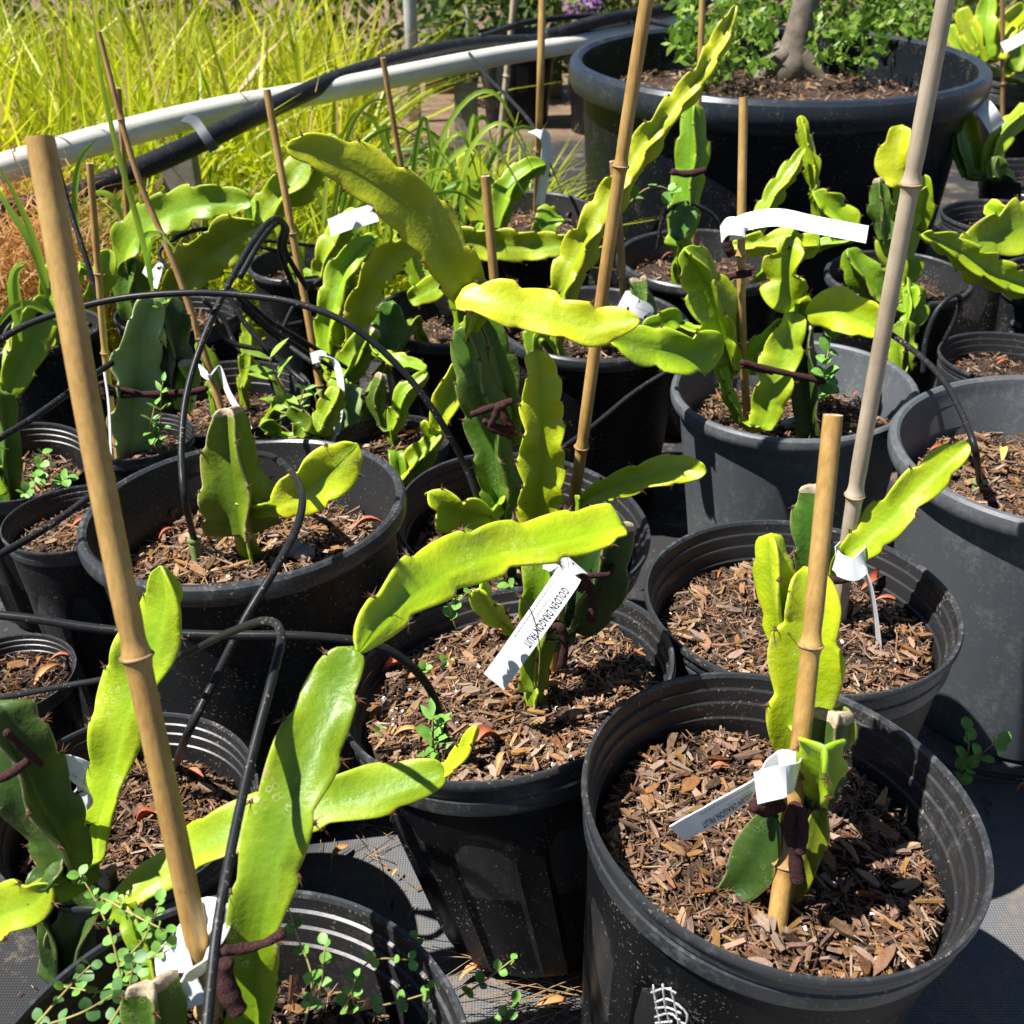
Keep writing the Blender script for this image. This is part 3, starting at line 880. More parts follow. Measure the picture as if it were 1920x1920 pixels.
    if callus:
        cv = []; cf = []
        rows = 4
        for j in range(rows):
            i = ns - 1
            ii = ns - 2 if j < 2 else ns - 1
            grow = (1.02, 1.06, 1.04, 0.75)[j]
            off = (-0.0010, 0.001, 0.0015, 0.0032)[j]
            for k in range(RING):
                src = V[ii * RING + k]
                cv.append(pts[ii] + (src - pts[ii]) * grow + T[ii] * (off + rnd.uniform(-0.0006, 0.0006)))
        for j in range(rows - 1):
            for k in range(RING):
                cf.append((j * RING + k, j * RING + (k + 1) % RING, (j + 1) * RING + (k + 1) % RING, (j + 1) * RING + k))
        cf.append(tuple((rows - 1) * RING + k for k in range(RING)))
        c = part('callus', mesh('callus', cv, cf, 'cork', True), root)
        c.parent = o
        c.matrix_parent_inverse = Matrix()
    return o
def plant(label, loc, name='dragon_fruit_cactus'):
    return thing(name, label, 'cactus', loc, 'dragon fruit cacti in the pots')
YA, YB, YC, YD, YE, YF = 0.45, 0.624, 0.695, 1.085, 0.781, 0.903

# near right pot
a = plant('short cactus with glowing yellow lobes tied to the near right stake', soil_pt('A', 1480, 1690))
stem(a, [(1468, 1718), (1482, 1620), (1505, 1530), (1540, 1440), (1566, 1345)], [0.415, 0.45], [36, 52, 48, 52, 44], 'F', 24, 'dark', 0.10, callus=True)
stem(a, [(1452, 1532), (1422, 1600), (1392, 1648), (1350, 1680)], [0.425, 0.415], [22, 46, 40, 10], 'P', 8, 'dark', 0.04, 0.05)
stem(a, [(1540, 1520), (1528, 1570), (1508, 1630), (1486, 1692)], [0.42, 0.41], [14, 24, 20, 8], 'P', -10, 'stub', 0.08, 0.03)
stem(a, [(1552, 1400), (1575, 1370), (1578, 1325)], [0.452, 0.46], [20, 36, 14], 'V', 10, 'stub', 0.06, 0.03)
stem(a, [(1540, 1505), (1543, 1460), (1546, 1405)], [0.425, 0.40], [22, 52, 50], 'E', 10, 'lime', 0.08, 0.02)
stem(a, [(1500, 1420), (1497, 1330), (1505, 1230), (1513, 1140), (1508, 1070)], [0.475, 0.505], [40, 68, 72, 64, 26], 'P', 12, 'new', 0.12, 0.04)
stem(a, [(1468, 1215), (1455, 1130), (1450, 1060), (1446, 1008)], [0.495, 0.51], [14, 46, 46, 26], 'S', -20, 'new', 0.12, 0.035)
# middle pot
b = plant('cactus half hidden under the long lime stem in the tilted middle pot', soil_pt('B', 1005, 1280))
stem(b, [(1003, 1295), (1006, 1230), (1015, 1150), (1030, 1060), (1040, 1010)], [0.60, 0.615], [30, 34, 46, 54, 40], 'F', 18, 'green', 0.10)
stem(b, [(1075, 1180), (1110, 1110), (1130, 1040), (1150, 985)], [0.63, 0.625], [30, 66, 60, 40], 'F', -12, 'dark', 0.10, callus=True)
stem(b, [(945, 1170), (915, 1130), (900, 1105)], [0.60, 0.58], [18, 34, 16], 'S', 0, 'lime', 0.14, 0.02)
stem(b, [(975, 1200), (950, 1178), (942, 1160)], [0.61, 0.60], [10, 18, 14], 'S', 60, 'lime', 0.14, 0.016)
# tall grey stake pot
c = plant('cactus with one diagonal lime stem tied to the tall grey stake', soil_pt('C', 1560, 1110))
stem(c, [(1590, 1040), (1650, 985), (1715, 915), (1770, 868), (1812, 832)], [0.70, 0.72], [26, 42, 40, 30, 10], 'P', 6, 'new', 0.14)
stem(c, [(1535, 1150), (1530, 1060), (1525, 985), (1528, 915)], [0.72, 0.73], [26, 38, 42, 26], 'F', 15, 'old', 0.10, callus=True)
stem(c, [(1560, 1130), (1575, 1070), (1585, 1030)], [0.72, 0.71], [18, 26, 22], 'F', 50, 'green', 0.1)
# worn grey pot
d = plant('bushy cactus with pads spilling around its stake in the worn grey pot', soil_pt('D', 1420, 770))
stem(d, [(1388, 790), (1368, 740), (1352, 690)], [1.04, 1.05], [14, 16, 14], 'E', 0, 'green', 0.16, 0.016)
stem(d, [(1375, 700), (1362, 640), (1345, 580), (1322, 520), (1285, 468)], [1.06, 1.04], [18, 54, 54, 48, 14], 'F', 25, 'green', 0.16, 0.04)
stem(d, [(1352, 640), (1290, 662), (1220, 652), (1145, 640)], [1.04, 1.0], [20, 46, 42, 8], 'P', 5, 'lime', 0.16, 0.04)
stem(d, [(1425, 800), (1450, 720), (1470, 650), (1490, 590)], [1.03, 1.06], [24, 40, 36, 20], 'P', 10, 'lime', 0.10)
stem(d, [(1520, 815), (1514, 740), (1510, 660), (1512, 612)], [1.04, 1.06], [30, 31, 28, 24], 'E', 30, 'dark', 0.05, callus=True)
stem(d, [(1412, 700), (1432, 655), (1475, 605)], [1.07, 1.06], [14, 34, 20], 'F', 40, 'green', 0.10)
stem(d, [(1545, 590), (1490, 565), (1480, 510), (1490, 450)], [1.08, 1.10], [20, 50, 54, 26], 'S', 10, 'new', 0.24, 0.03)
stem(d, [(1515, 585), (1570, 580), (1620, 600), (1652, 622)], [1.05, 1.02], [16, 42, 42, 14], 'P', 8, 'new', 0.13, 0.05)
stem(d, [(1375, 462), (1430, 460), (1480, 455), (1532, 462)], [1.12, 1.10], [16, 30, 32, 20], 'F', 20, 'new', 0.22, 0.03)
stem(d, [(1275, 610), (1260, 600), (1235, 610), (1205, 612)], [1.10, 1.08], [14, 22, 24, 8], 'P', 0, 'lime', 0.1)
# wide left pot
e = plant('cut cactus stub with one round yellow pad in the wide left pot', soil_pt('E', 450, 990))
stem(e, [(462, 1000), (450, 930), (436, 850), (428, 772)], [0.775, 0.79], [80, 74, 58, 24], 'F', 16, 'stub', 0.06, callus=True)
stem(e, [(515, 950), (560, 925), (610, 890), (668, 836)], [0.765, 0.77], [12, 46, 58, 16], 'P', 10, 'new', 0.09)
# centre pot
f_ = plant('tall forked cactus leaning over the centre pot', soil_pt('F', 930, 985))
stem(f_, [(945, 1010), (938, 910), (920, 800), (893, 700), (872, 615)], [0.87, 0.89], [34, 46, 48, 44, 24], 'F', 20, 'old', 0.12)
stem(f_, [(960, 830), (945, 740), (925, 660), (905, 600)], [0.90, 0.91], [24, 40, 40, 22], 'F', -30, 'old', 0.14)
stem(f_, [(1003, 1010), (1008, 930), (1014, 840), (1012, 740), (1006, 662)], [0.835, 0.85], [28, 46, 46, 40, 24], 'P', 14, 'new', 0.08, 0.024)
stem(f_, [(900, 580), (850, 505), (785, 410), (690, 335), (600, 290), (540, 276)], [0.87, 0.84], [28, 58, 64, 56, 42, 12], 'Q', -14, 'new', 0.10)
stem(f_, [(862, 566), (930, 572), (1020, 592), (1110, 614), (1198, 600)], [0.85, 0.82], [28, 48, 50, 50, 8], 'R', 0, 'new', 0.12)
stem(f_, [(1088, 942), (1150, 915), (1220, 892), (1275, 880), (1322, 884)], [0.87, 0.83], [10, 26, 30, 28, 12], 'P', -12, 'new', 0.12)
stem(f_, [(920, 965), (880, 960), (845, 955), (805, 925)], [0.84, 0.82], [18, 48, 54, 14], 'S', 10, 'new', 0.20, 0.03)
# the big stem from the bottom left pot and its branch
j = plant('big arching cactus from the bottom left pot with a long branch to the right', soil_pt('J', 500, 2060))
stem(j, [(488, 2090), (478, 1900), (492, 1720), (530, 1560), (580, 1420), (628, 1310), (660, 1222)], [0.315, 0.325, 0.335, 0.355, 0.38, 0.405, 0.42], [48, 56, 68, 76, 74, 62, 32], 'R', 0, 'deep', 0.09, 0.036)
stem(j, [(672, 1222), (712, 1165), (790, 1100), (900, 1045), (1030, 1020), (1160, 988)], [0.42, 0.44, 0.475, 0.51, 0.54, 0.565], [8, 52, 68, 64, 56, 46], 'R', 4, 'new', 0.12, 0.036)
stem(j, [(215, 1705), (320, 1630), (430, 1570), (560, 1525), (700, 1490), (830, 1448)], [0.42, 0.44, 0.445, 0.45, 0.46, 0.47], [22, 52, 58, 60, 60, 24], 'R', 0, 'lime', 0.10, 0.036)
stem(j, [(826, 1455), (850, 1432), (872, 1405), (893, 1362)], [0.47, 0.475], [10, 22, 20, 5], 'S', 0, 'new', 0.16, 0.018)
stem(j, [(290, 2010), (292, 1930), (284, 1850)], [0.30, 0.305], [74, 70, 48], 'F', 20, 'old', 0.08, callus=True)
# small lower left pot
i_ = plant('upright lime stem on an old corky stub in the lower left pot', soil_pt('I', 190, 1640))
stem(i_, [(178, 1618), (185, 1545), (210, 1450), (240, 1330), (285, 1220), (312, 1130), (302, 1062)], [0.455, 0.47, 0.485, 0.50, 0.51, 0.515, 0.52], [14, 36, 48, 64, 68, 52, 5], 'R', -8, 'lime', 0.08, 0.036)
stem(i_, [(120, 1850), (155, 1750), (190, 1642)], [0.44, 0.455], [60, 62, 38], 'F', 20, 'dark', 0.06, callus=True)
stem(i_, [(140, 1640), (90, 1540), (40, 1430), (0, 1330)], [0.43, 0.44], [40, 72, 74, 60], 'F', -20, 'dark', 0.08)
stem(i_, [(-60, 1740), (0, 1710), (60, 1690), (95, 1660)], [0.42, 0.41], [60, 62, 48, 14], 'P', 10, 'lime', 0.10)
# left background plants
g = plant('old glaucous cactus tied beside two stakes behind the wide left pot', soil_pt('n', 250, 825))
stem(g, [(238, 860), (245, 780), (255, 690), (262, 620), (285, 560)], [1.0, 1.02], [34, 46, 48, 40, 16], 'P', 20, 'blue', 0.10)
stem(g, [(330, 745), (322, 680), (316, 610), (308, 562)], [1.03, 1.04], [34, 42, 40, 24], 'F', 0, 'dark', 0.08)
stem(g, [(350, 770), (352, 720), (345, 680)], [1.02, 1.03], [24, 28, 20], 'E', 0, 'green', 0.1, callus=True)
g = plant('three broad lime stems fanning out in front of the black hose', soil_pt('r', 330, 600))
stem(g, [(230, 520), (250, 455), (310, 405), (390, 380), (472, 378)], [1.38, 1.33], [16, 40, 42, 36, 10], 'P', -20, 'lime', 0.10)
stem(g, [(320, 545), (370, 490), (430, 445), (486, 420)], [1.36, 1.32], [16, 44, 44, 14], 'P', 12, 'lime', 0.08)
stem(g, [(470, 440), (520, 380), (570, 330), (632, 258)], [1.36, 1.38], [26, 42, 42, 10], 'F', 20, 'lime', 0.10)
stem(g, [(255, 600), (245, 540), (250, 490)], [1.36, 1.36], [28, 36, 16], 'F', 0, 'old', 0.08)
g = plant('single drooping lime stem at the left edge', soil_pt('Z', 40, 640))
stem(g, [(12, 750), (35, 690), (62, 625), (88, 560)], [1.20, 1.28], [8, 32, 38, 20], 'P', 12, 'lime', 0.06)
g = plant('dark old cactus cut by the left edge in the ringed pot', soil_pt('M', 15, 890))
stem(g, [(15, 950), (8, 850), (0, 740)], [0.98, 0.99], [30, 32, 28], 'F', 0, 'old', 0.08)
stem(g, [(10, 925), (-5, 900), (-14, 880)], [0.96, 0.97], [10, 20, 16], 'S', 0, 'lime', 0.1)
# plants left of the centre
g = plant('cluster of pale and dark stems with a clear tag left of the fork', soil_pt('P', 700, 640))
stem(g, [(610, 690), (625, 590), (655, 500), (705, 445)], [1.30, 1.34], [24, 36, 38, 14], 'F', 25, 'lime', 0.10)
stem(g, [(655, 650), (672, 580), (690, 530), (730, 480), (775, 455)], [1.31, 1.35], [22, 34, 34, 32, 12], 'P', 24, 'new', 0.12)
stem(g, [(712, 660), (728, 620), (735, 570)], [1.34, 1.36], [24, 36, 20], 'P', 0, 'old', 0.06)
stem(g, [(630, 735), (660, 680), (700, 620)], [1.27, 1.29], [24, 34, 16], 'F', 10, 'lime', 0.08, callus=True)
stem(g, [(712, 665), (750, 680), (798, 692)], [1.27, 1.25], [10, 20, 8], 'S', 0, 'lime', 0.14, 0.02)
stem(g, [(640, 850), (645, 790), (655, 725)], [1.22, 1.25], [24, 30, 26], 'P', 0, 'blue', 0.08)
g = plant('two jointed yellow stems draping over the small pot left of centre', soil_pt('O', 800, 830))
stem(g, [(818, 800), (838, 745), (856, 680)], [1.06, 1.08], [14, 28, 12], 'P', 20, 'new', 0.08, 0.05)
stem(g, [(748, 900), (785, 862), (825, 815)], [1.03, 1.05], [22, 30, 14], 'F', 20, 'lime', 0.14)
stem(g, [(825, 812), (805, 806), (795, 790)], [1.05, 1.05], [10, 16, 8], 'S', 0, 'new', 0.2, 0.016)
g = plant('level lime stem lying behind the short bamboo stake', soil_pt('P', 860, 560))
stem(g, [(845, 445), (920, 455), (1000, 460), (1075, 455)], [1.50, 1.46], [30, 32, 30, 14], 'P', 16, 'lime', 0.08)
stem(g, [(770, 560), (810, 540), (850, 520)], [1.46, 1.46], [14, 24, 14], 'P', 0, 'lime', 0.08)
stem(g, [(860, 580), (852, 520), (845, 445)], [1.49, 1.5], [20, 24, 20], 'F', 0, 'green', 0.08)
g = plant('small lobed cactus with brown edges under the arched clear tag', soil_pt('N', 560, 790))
stem(g, [(598, 815), (615, 775), (635, 730)], [1.10, 1.12], [16, 30, 14], 'F', 10, 'lime', 0.16, 0.022)
stem(g, [(560, 820), (570, 790), (545, 765)], [1.09, 1.10], [14, 26, 14], 'S', 0, 'stub', 0.16, 0.022)
stem(g, [(520, 815), (505, 795), (490, 800)], [1.09, 1.08], [12, 22, 10], 'S', 30, 'lime', 0.16, 0.022)
g = plant('narrow lime stems beside the thin leaning stake at upper left', soil_pt('R', 575, 500))
stem(g, [(600, 520), (625, 450), (668, 395)], [1.52, 1.54], [16, 28, 10], 'F', 10, 'lime', 0.14, 0.035)
stem(g, [(560, 510), (545, 455), (520, 400)], [1.56, 1.57], [16, 26, 10], 'F', -20, 'green', 0.14, 0.035)
g = plant('low yellow shoots between the left edge pots', soil_pt('Z', 90, 640))
stem(g, [(110, 620), (125, 560), (150, 500)], [1.28, 1.30], [12, 24, 8], 'F', 10, 'lime', 0.12, 0.03)
stem(g, [(170, 560), (195, 510), (205, 470)], [1.32, 1.33], [12, 24, 10], 'P', 10, 'lime', 0.12, 0.03)
g = plant('thin young shoots behind the pot with the reddish weed', soil_pt('N', 430, 720))
stem(g, [(455, 730), (470, 660), (462, 600)], [1.24, 1.26], [10, 22, 8], 'F', 15, 'lime', 0.16, 0.03)
stem(g, [(400, 740), (395, 690), (372, 640)], [1.2, 1.22], [10, 20, 8], 'F', -15, 'green', 0.16, 0.03)
g = plant('lime shoots crowding the back of the small pot left of centre', soil_pt('O', 735, 800))
stem(g, [(735, 810), (760, 740), (800, 700)], [1.14, 1.16], [12, 24, 8], 'F', 15, 'lime', 0.16, 0.03)
stem(g, [(715, 800), (705, 750), (715, 705)], [1.15, 1.16], [12, 20, 10], 'F', -15, 'old', 0.14, 0.03, callus=True)
g = plant('pair of lime shoots behind the level lime stem', soil_pt('P', 800, 540))
stem(g, [(790, 545), (765, 470), (745, 415)], [1.52, 1.54], [12, 24, 8], 'F', 15, 'lime', 0.16, 0.035)
stem(g, [(870, 540), (885, 480), (905, 420)], [1.54, 1.55], [12, 22, 8], 'F', 0, 'lime', 0.16, 0.035)
g = plant('lime shoot leaning over the left edge pot', soil_pt('Z', 60, 630))
stem(g, [(60, 640), (90, 570), (110, 480), (105, 420)], [1.34, 1.36], [12, 26, 24, 8], 'F', 15, 'lime', 0.16, 0.035)
# behind the centre
g = plant('longest sword-like stem rising past the huge tub', soil_pt('Q', 1050, 590))
stem(g, [(1045, 610), (1060, 545), (1095, 460), (1150, 370), (1215, 270), (1290, 175), (1345, 95), (1380, 12)], [1.26, 1.34], [22, 38, 40, 38, 34, 30, 30, 6], 'F', 34, 'new', 0.17, 0.032)
stem(g, [(1010, 700), (1003, 660), (990, 620)], [1.20, 1.21], [14, 18, 10], 'P', 0, 'green', 0.05)
g = plant('short rounded cactus stub beside the white tag behind the fork', soil_pt('Q', 1205, 590))
stem(g, [(1215, 640), (1208, 580), (1200, 522)], [1.27, 1.29], [22, 27, 22], 'F', 30, 'old', 0.05, callus=True)
g = plant('two spread lime stems in the pot with the clear tag', soil_pt('S', 930, 400))
stem(g, [(915, 430), (900, 370), (872, 290)], [1.82, 1.86], [24, 34, 16], 'P', 0, 'lime', 0.12, 0.05)
stem(g, [(935, 430), (950, 365), (985, 322), (1022, 310)], [1.80, 1.84], [20, 32, 24, 10], 'F', 20, 'lime', 0.08)
stem(g, [(1005, 440), (1028, 415), (1045, 405)], [1.78, 1.80], [20, 30, 20], 'P', 0, 'green', 0.12, 0.03)
g = plant('old upright stem with a brown tie in front of the huge tub', soil_pt('T', 1285, 470))
stem(g, [(1275, 460), (1288, 380), (1298, 290), (1300, 200)], [1.52, 1.56], [30, 34, 35, 18], 'F', 15, 'green', 0.10, 0.05)
stem(g, [(1268, 445), (1280, 410), (1290, 390)], [1.50, 1.51], [18, 26, 18], 'P', 0, 'old', 0.08)
g = plant('zigzag cactus of thin jointed stems in front of the tub', soil_pt('T', 1410, 470))
stem(g, [(1415, 430), (1450, 370), (1485, 320), (1508, 280)], [1.55, 1.60], [18, 24, 21, 6], 'F', 20, 'lime', 0.18, 0.03)
stem(g, [(1528, 358), (1522, 310), (1510, 255), (1500, 218)], [1.60, 1.62], [8, 20, 17, 4], 'F', 20, 'new', 0.18, 0.03)
stem(g, [(1525, 362), (1550, 390), (1580, 420), (1598, 445)], [1.56, 1.54], [8, 36, 38, 22], 'F', 10, 'lime', 0.18, 0.035)
g = plant('lobed upright cactus behind the tall grey stake', soil_pt('U', 1690, 530))
stem(g, [(1690, 590), (1688, 500), (1690, 420), (1705, 350)], [1.46, 1.50], [30, 50, 42, 36], 'F', 20, 'lime', 0.20, 0.045)
stem(g, [(1685, 345), (1675, 310), (1690, 240)], [1.49, 1.51], [22, 36, 18], 'P', 0, 'new', 0.12, 0.05)
stem(g, [(1660, 450), (1652, 395), (1648, 338)], [1.47, 1.48], [14, 24, 10], 'F', 0, 'old', 0.12, 0.03, callus=True)
stem(g, [(1725, 430), (1732, 380), (1735, 330)], [1.5, 1.5], [14, 22, 8], 'P', 0, 'lime', 0.10, 0.05)
stem(g, [(1590, 470), (1610, 510), (1640, 545), (1660, 580)], [1.44, 1.42], [12, 34, 42, 20], 'F', 10, 'green', 0.12)
stem(g, [(1700, 620), (1712, 580), (1718, 540)], [1.42, 1.43], [22, 34, 16], 'F', 10, 'green', 0.12)
stem(g, [(1695, 700), (1690, 650), (1700, 605)], [1.36, 1.38], [16, 30, 18], 'F', 0, 'green', 0.12)
g = plant('wavy lime stems reaching in from the right edge', soil_pt('W', 1900, 500))
stem(g, [(1730, 440), (1780, 462), (1840, 505), (1890, 530), (1960, 545)], [1.38, 1.40], [10, 30, 40, 36, 32], 'F', 30, 'new', 0.22, 0.04)
stem(g, [(1795, 470), (1850, 445), (1910, 425), (1980, 400)], [1.40, 1.43], [12, 46, 52, 44], 'P', 10, 'lime', 0.20, 0.04)
stem(g, [(1880, 400), (1865, 395), (1850, 388)], [1.43, 1.44], [18, 20, 14], 'P', 0, 'new', 0.1)
g = plant('shaded stems with a pale tag right of the huge tub', soil_pt('y', 1850, 330))
stem(g, [(1850, 330), (1875, 260), (1930, 200)], [2.10, 2.15], [16, 24, 22], 'F', 0, 'green', 0.1, 0.06)
stem(g, [(1815, 330), (1800, 280), (1795, 250)], [2.1, 2.1], [14, 18, 10], 'F', 0, 'old', 0.1, 0.06)
stem(g, [(1840, 320), (1810, 230), (1800, 190)], [2.15, 2.2], [16, 24, 10], 'P', 0, 'lime', 0.1, 0.06)
stem(g, [(1870, 330), (1868, 310), (1872, 295)], [2.05, 2.05], [22, 22, 8], 'F', 0, 'old', 0.1, 0.06)
g = plant('bright stems massed in the top right corner', soil_pt('Y', 1900, 150))
for (pp, ww, mm) in [([(1840, 120), (1820, 70), (1800, 20)], (14, 22, 12), 'new'), ([(1870, 110), (1880, 60), (1920, 15)], (16, 24, 14), 'new'), ([(1900, 130), (1930, 70), (1945, 20)], (16, 26, 12), 'lime'),
                     ([(1850, 110), (1845, 50), (1850, 0)], (14, 24, 14), 'lime'), ([(1830, 110), (1800, 90), (1780, 50)], (12, 18, 8), 'lime'), ([(1880, 140), (1900, 115), (1940, 100)], (12, 20, 10), 'new')]:
    stem(g, pp, [3.2, 3.25], ww, 'P', 10, mm, 0.12, 0.07)

# every stem must grow out of its mulch or out of another stem of its plant
def root_plants():
    for root, lines in list(LINES.items()):
        lines = list(lines)
        loc = Vector(root.location)
        n = len(lines)
        comp = list(range(n))
        def near(a, b):
            best = (9, None, None)
            for i, p in enumerate(lines[a][0][::3]):
                for k, q in enumerate(lines[b][0][::3]):
                    d = (p - q).length
                    if d < best[0]: best = (d, p, q)
            return best
        D = {}
        for a in range(n):
            for b in range(a):
                D[a, b] = near(a, b)
                reach = 0.45 * (max(lines[a][1]) + max(lines[b][1])) + 0.002
                if D[a, b][0] < min(0.02, reach):
                    ca, cb = comp[a], comp[b]
                    comp = [cb if x == ca else x for x in comp]
        own = min(POTS.values(), key=lambda p: (Vector((p['x'], p['y'], 0)) - Vector((loc.x, loc.y, 0))).length)
        soilz = own['base'].z + own['soil']
        groups = {}
        for i, c in enumerate(comp): groups.setdefault(c, []).append(i)
        info = []
        for c, idx in groups.items():
            low = min(((p, w_, lines[i][2]) for i in idx for p, w_ in ((lines[i][0][0], lines[i][1][2]), (lines[i][0][-1], lines[i][1][-3]))), key=lambda t: t[0].z)
            inside = math.hypot(low[0].x - own['x'], low[0].y - own['y']) < own['R'] * 0.88
            info.append([c, idx, low, inside, inside and low[0].z < soilz + 0.004])
        for it in sorted(info, key=lambda t: t[2][0].z):
            c, idx, (p, w_, m_), inside, ok = it
            if ok: continue
            wb = max(0.005, min(0.011, w_ * 0.8))
            pre = [D[max(a, b), min(a, b)] for o in info if o[4] for a in idx for b in o[1]]
            if pre and min(t[0] for t in pre) < 0.045:
                inside = False
            if inside:
                path = [Vector((p.x + 0.004, p.y, soilz - 0.015)), Vector((p.x, p.y, (soilz + p.z) / 2)), p + Vector((0, 0, 0.006))]
            else:
                cand = [(D[max(a, b), min(a, b)], a, b) for o in info if o[4] for a in idx for b in o[1]]
                cand.sort(key=lambda t: t[0][0])
                if cand and cand[0][0][0] < 0.07:
                    d_, p1, p2 = cand[0][0]
                    path = [p1, (p1 + p2) / 2 + Vector((0, 0, -0.003)), p2]
                else:
                    dr = Vector((p.x - own['x'], p.y - own['y'], 0)); dr.normalize()
                    rim = Vector((own['x'], own['y'], own['Z'])) + dr * own['R'] * 0.97 + Vector((0, 0, 0.012))
                    foot = Vector((own['x'], own['y'], soilz - 0.012)) + dr * own['R'] * 0.5
                    path = [foot, foot.lerp(rim, 0.55) + Vector((0, 0, 0.012)), rim, p]
            stem(root, None, None, [wb] * len(path), 'E', 0, m_ if m_ in ('old', 'dark') else 'green', 0.10, 0.03, False, wpts=path)
            it[4] = True
root_plants()

# ------------------------------------------------------------------ bamboo stakes
def stake(label, pts, d0, d1, m='bamboo', nodes=(0.33, 0.7), sink=0.0):
    """pts: world points from foot to top; d0, d1: diameters in metres"""
    pts = [Vector(p) for p in pts]
    ax = (pts[1] - pts[0]).normalized()
    # carry the foot down into the mulch it stands in, or to the ground
    goal = -0.01
    for p in POTS.values():
        if math.hypot(pts[0].x - p['x'], pts[0].y - p['y']) < p['R'] * 0.9:
            goal = p['base'].z + p['soil'] - 0.03
    if pts[0].z > goal and ax.z > 0.3:
        pts[0] = pts[0] - ax * ((pts[0].z - goal) / ax.z)
    foot = pts[0].copy()
    root = thing('bamboo_stake', label, 'stake', foot, 'bamboo stakes in the pots')
    n = 60
    P, _, tot = catmull(pts, n, [[0] * len(pts)])
    rs = []
    for i in range(n):
        t = i / (n - 1)
        r = (d0 + (d1 - d0) * t) / 2
        for q in nodes:
            u = (t - q) * tot
            r += 0.10 * d0 * math.exp(-(u / 0.0035) ** 2) - 0.03 * d0 * math.exp(-((u - 0.010) / 0.005) ** 2)
        rs.append(r)
    # add samples close to the nodes so the swelling is resolved
    ts = sorted(set([i / (n - 1) for i in range(n)] + [q + dlt / tot for q in nodes for dlt in (-0.006, -0.003, 0, 0.003, 0.006, 0.010) if 0 < q + dlt / tot < 1]))
    PP = []; RR = []
    for t in ts:
        f = t * (n - 1); i = min(n - 2, int(f)); g = f - i
        PP.append(P[i].lerp(P[i + 1], g))
        r = (d0 + (d1 - d0) * t) / 2
        for q in nodes:
            u = (t - q) * tot
            r += 0.11 * d0 * math.exp(-(u / 0.003) ** 2) - 0.03 * d0 * math.exp(-((u - 0.010) / 0.005) ** 2)
        RR.append(r)
    v, f = tube_geo(PP, RR, 18)
    cane = part('cane', mesh('cane', v, f[:-1], m, True, 50), root)
    T = (PP[-1] - PP[-2]).normalized()
    r1 = RR[-1]
    ring = [PP[-1] + (x - PP[-1]) * 1.0 for x in v[-18:]]
    # hollow sawn top
    ev = list(ring) + [PP[-1] + (x - PP[-1]) * 0.45 for x in ring] + [PP[-1] + (x - PP[-1]) * 0.42 - T * 0.006 for x in ring]
    ef = []
    for j_ in range(2):
        for k in range(18):
            ef.append((j_ * 18 + k, j_ * 18 + (k + 1) % 18, (j_ + 1) * 18 + (k + 1) % 18, (j_ + 1) * 18 + k))
    ef.append(tuple(36 + k for k in range(18)))
    part('cut_end', mesh('cut_end', ev, ef, 'cane_end', False), root)
    for q in nodes:
        f0 = q * (n - 1); i = min(n - 2, int(f0)); c = P[i].lerp(P[i + 1], f0 - i)
        ax = (P[min(n - 1, i + 1)] - P[max(0, i)]).normalized()
        r = (d0 + (d1 - d0) * q) / 2 * 1.24
        a = ax.orthogonal().normalized(); b_ = ax.cross(a)
        tor = [c + (a * math.cos(2 * math.pi * k / 20) + b_ * math.sin(2 * math.pi * k / 20)) * r for k in range(20)]
        vv = []; ff = []
        for k in range(20):
            dr = (tor[k] - c).normalized()
            for (x_, y_) in ((0.0007, 0), (0, 0.0010), (-0.0012, 0), (0, -0.0010)):
                vv.append(tor[k] + dr * x_ + ax * y_)
            for s_ in range(4):
                ff.append((k * 4 + s_, k * 4 + (s_ + 1) % 4, ((k + 1) % 20) * 4 + (s_ + 1) % 4, ((k + 1) % 20) * 4 + s_))
        part('node', mesh('node', vv, ff, 'node', True), root)
    return root
def yline(pp, Y0, Y1):
    n = len(pp)
    return [atY(a, b_, Y0 + (Y1 - Y0) * i / (n - 1)) for i, (a, b_) in enumerate(pp)]
stake('short thick bamboo stake in the near right pot, sawn off at an angle', [soil_pt('A', 1455, 1742)] + yline([(1500, 1400), (1562, 778)], 0.44, 0.50), 0.0118, 0.0105, 'bamboo', (0.22, 0.62), 0.02)
stake('long bamboo stake rising from the centre pot out of the top of the picture', [soil_pt('F', 1066, 1000)] + yline([(1085, 880), (1128, 560), (1172, 255), (1222, -60)], 0.905, 0.93), 0.0118, 0.0116, 'bamboo', (0.30, 0.74), 0.03)
stake('short stake hidden behind the printed tag in the tilted middle pot', [soil_pt('B', 1036, 1262)] + yline([(1046, 1160), (1058, 1062)], 0.632, 0.64), 0.0100, 0.0095, 'bamboo', (0.5,), 0.02)
stake('tall weathered grey stake with dark nodes at right', yline([(1572, 1160), (1612, 872), (1735, 200), (1790, -90)], 0.715, 0.70), 0.0135, 0.0110, 'bamboo_grey', (0.30, 0.725), 0.03)
stake('blurred thick bamboo stake leaning across the left, nearest the camera', [atY(412, 2010, 0.325)] + yline([(360, 1720), (205, 980), (75, 258)], 0.335, 0.445), 0.0118, 0.0118, 'bamboo', (0.18, 0.56), 0.0)
stake('bamboo stake with the white flag tag in the worn grey pot', [soil_pt('D', 1402, 795)] + yline([(1390, 560), (1394, 182)], 1.06, 1.09), 0.0095, 0.0090, 'bamboo', (0.62,), 0.02)
stake('short bamboo stake standing before the level lime stem', yline([(945, 690), (930, 560), (910, 330)], 1.30, 1.32), 0.0125, 0.0120, 'bamboo', (0.40,), 0.0)
stake('thin bamboo stake leaning left behind the looped drip tube', yline([(608, 780), (585, 640), (545, 420), (500, 168)], 1.22, 1.30), 0.0095, 0.0090, 'bamboo', (0.38, 0.72), 0.0)
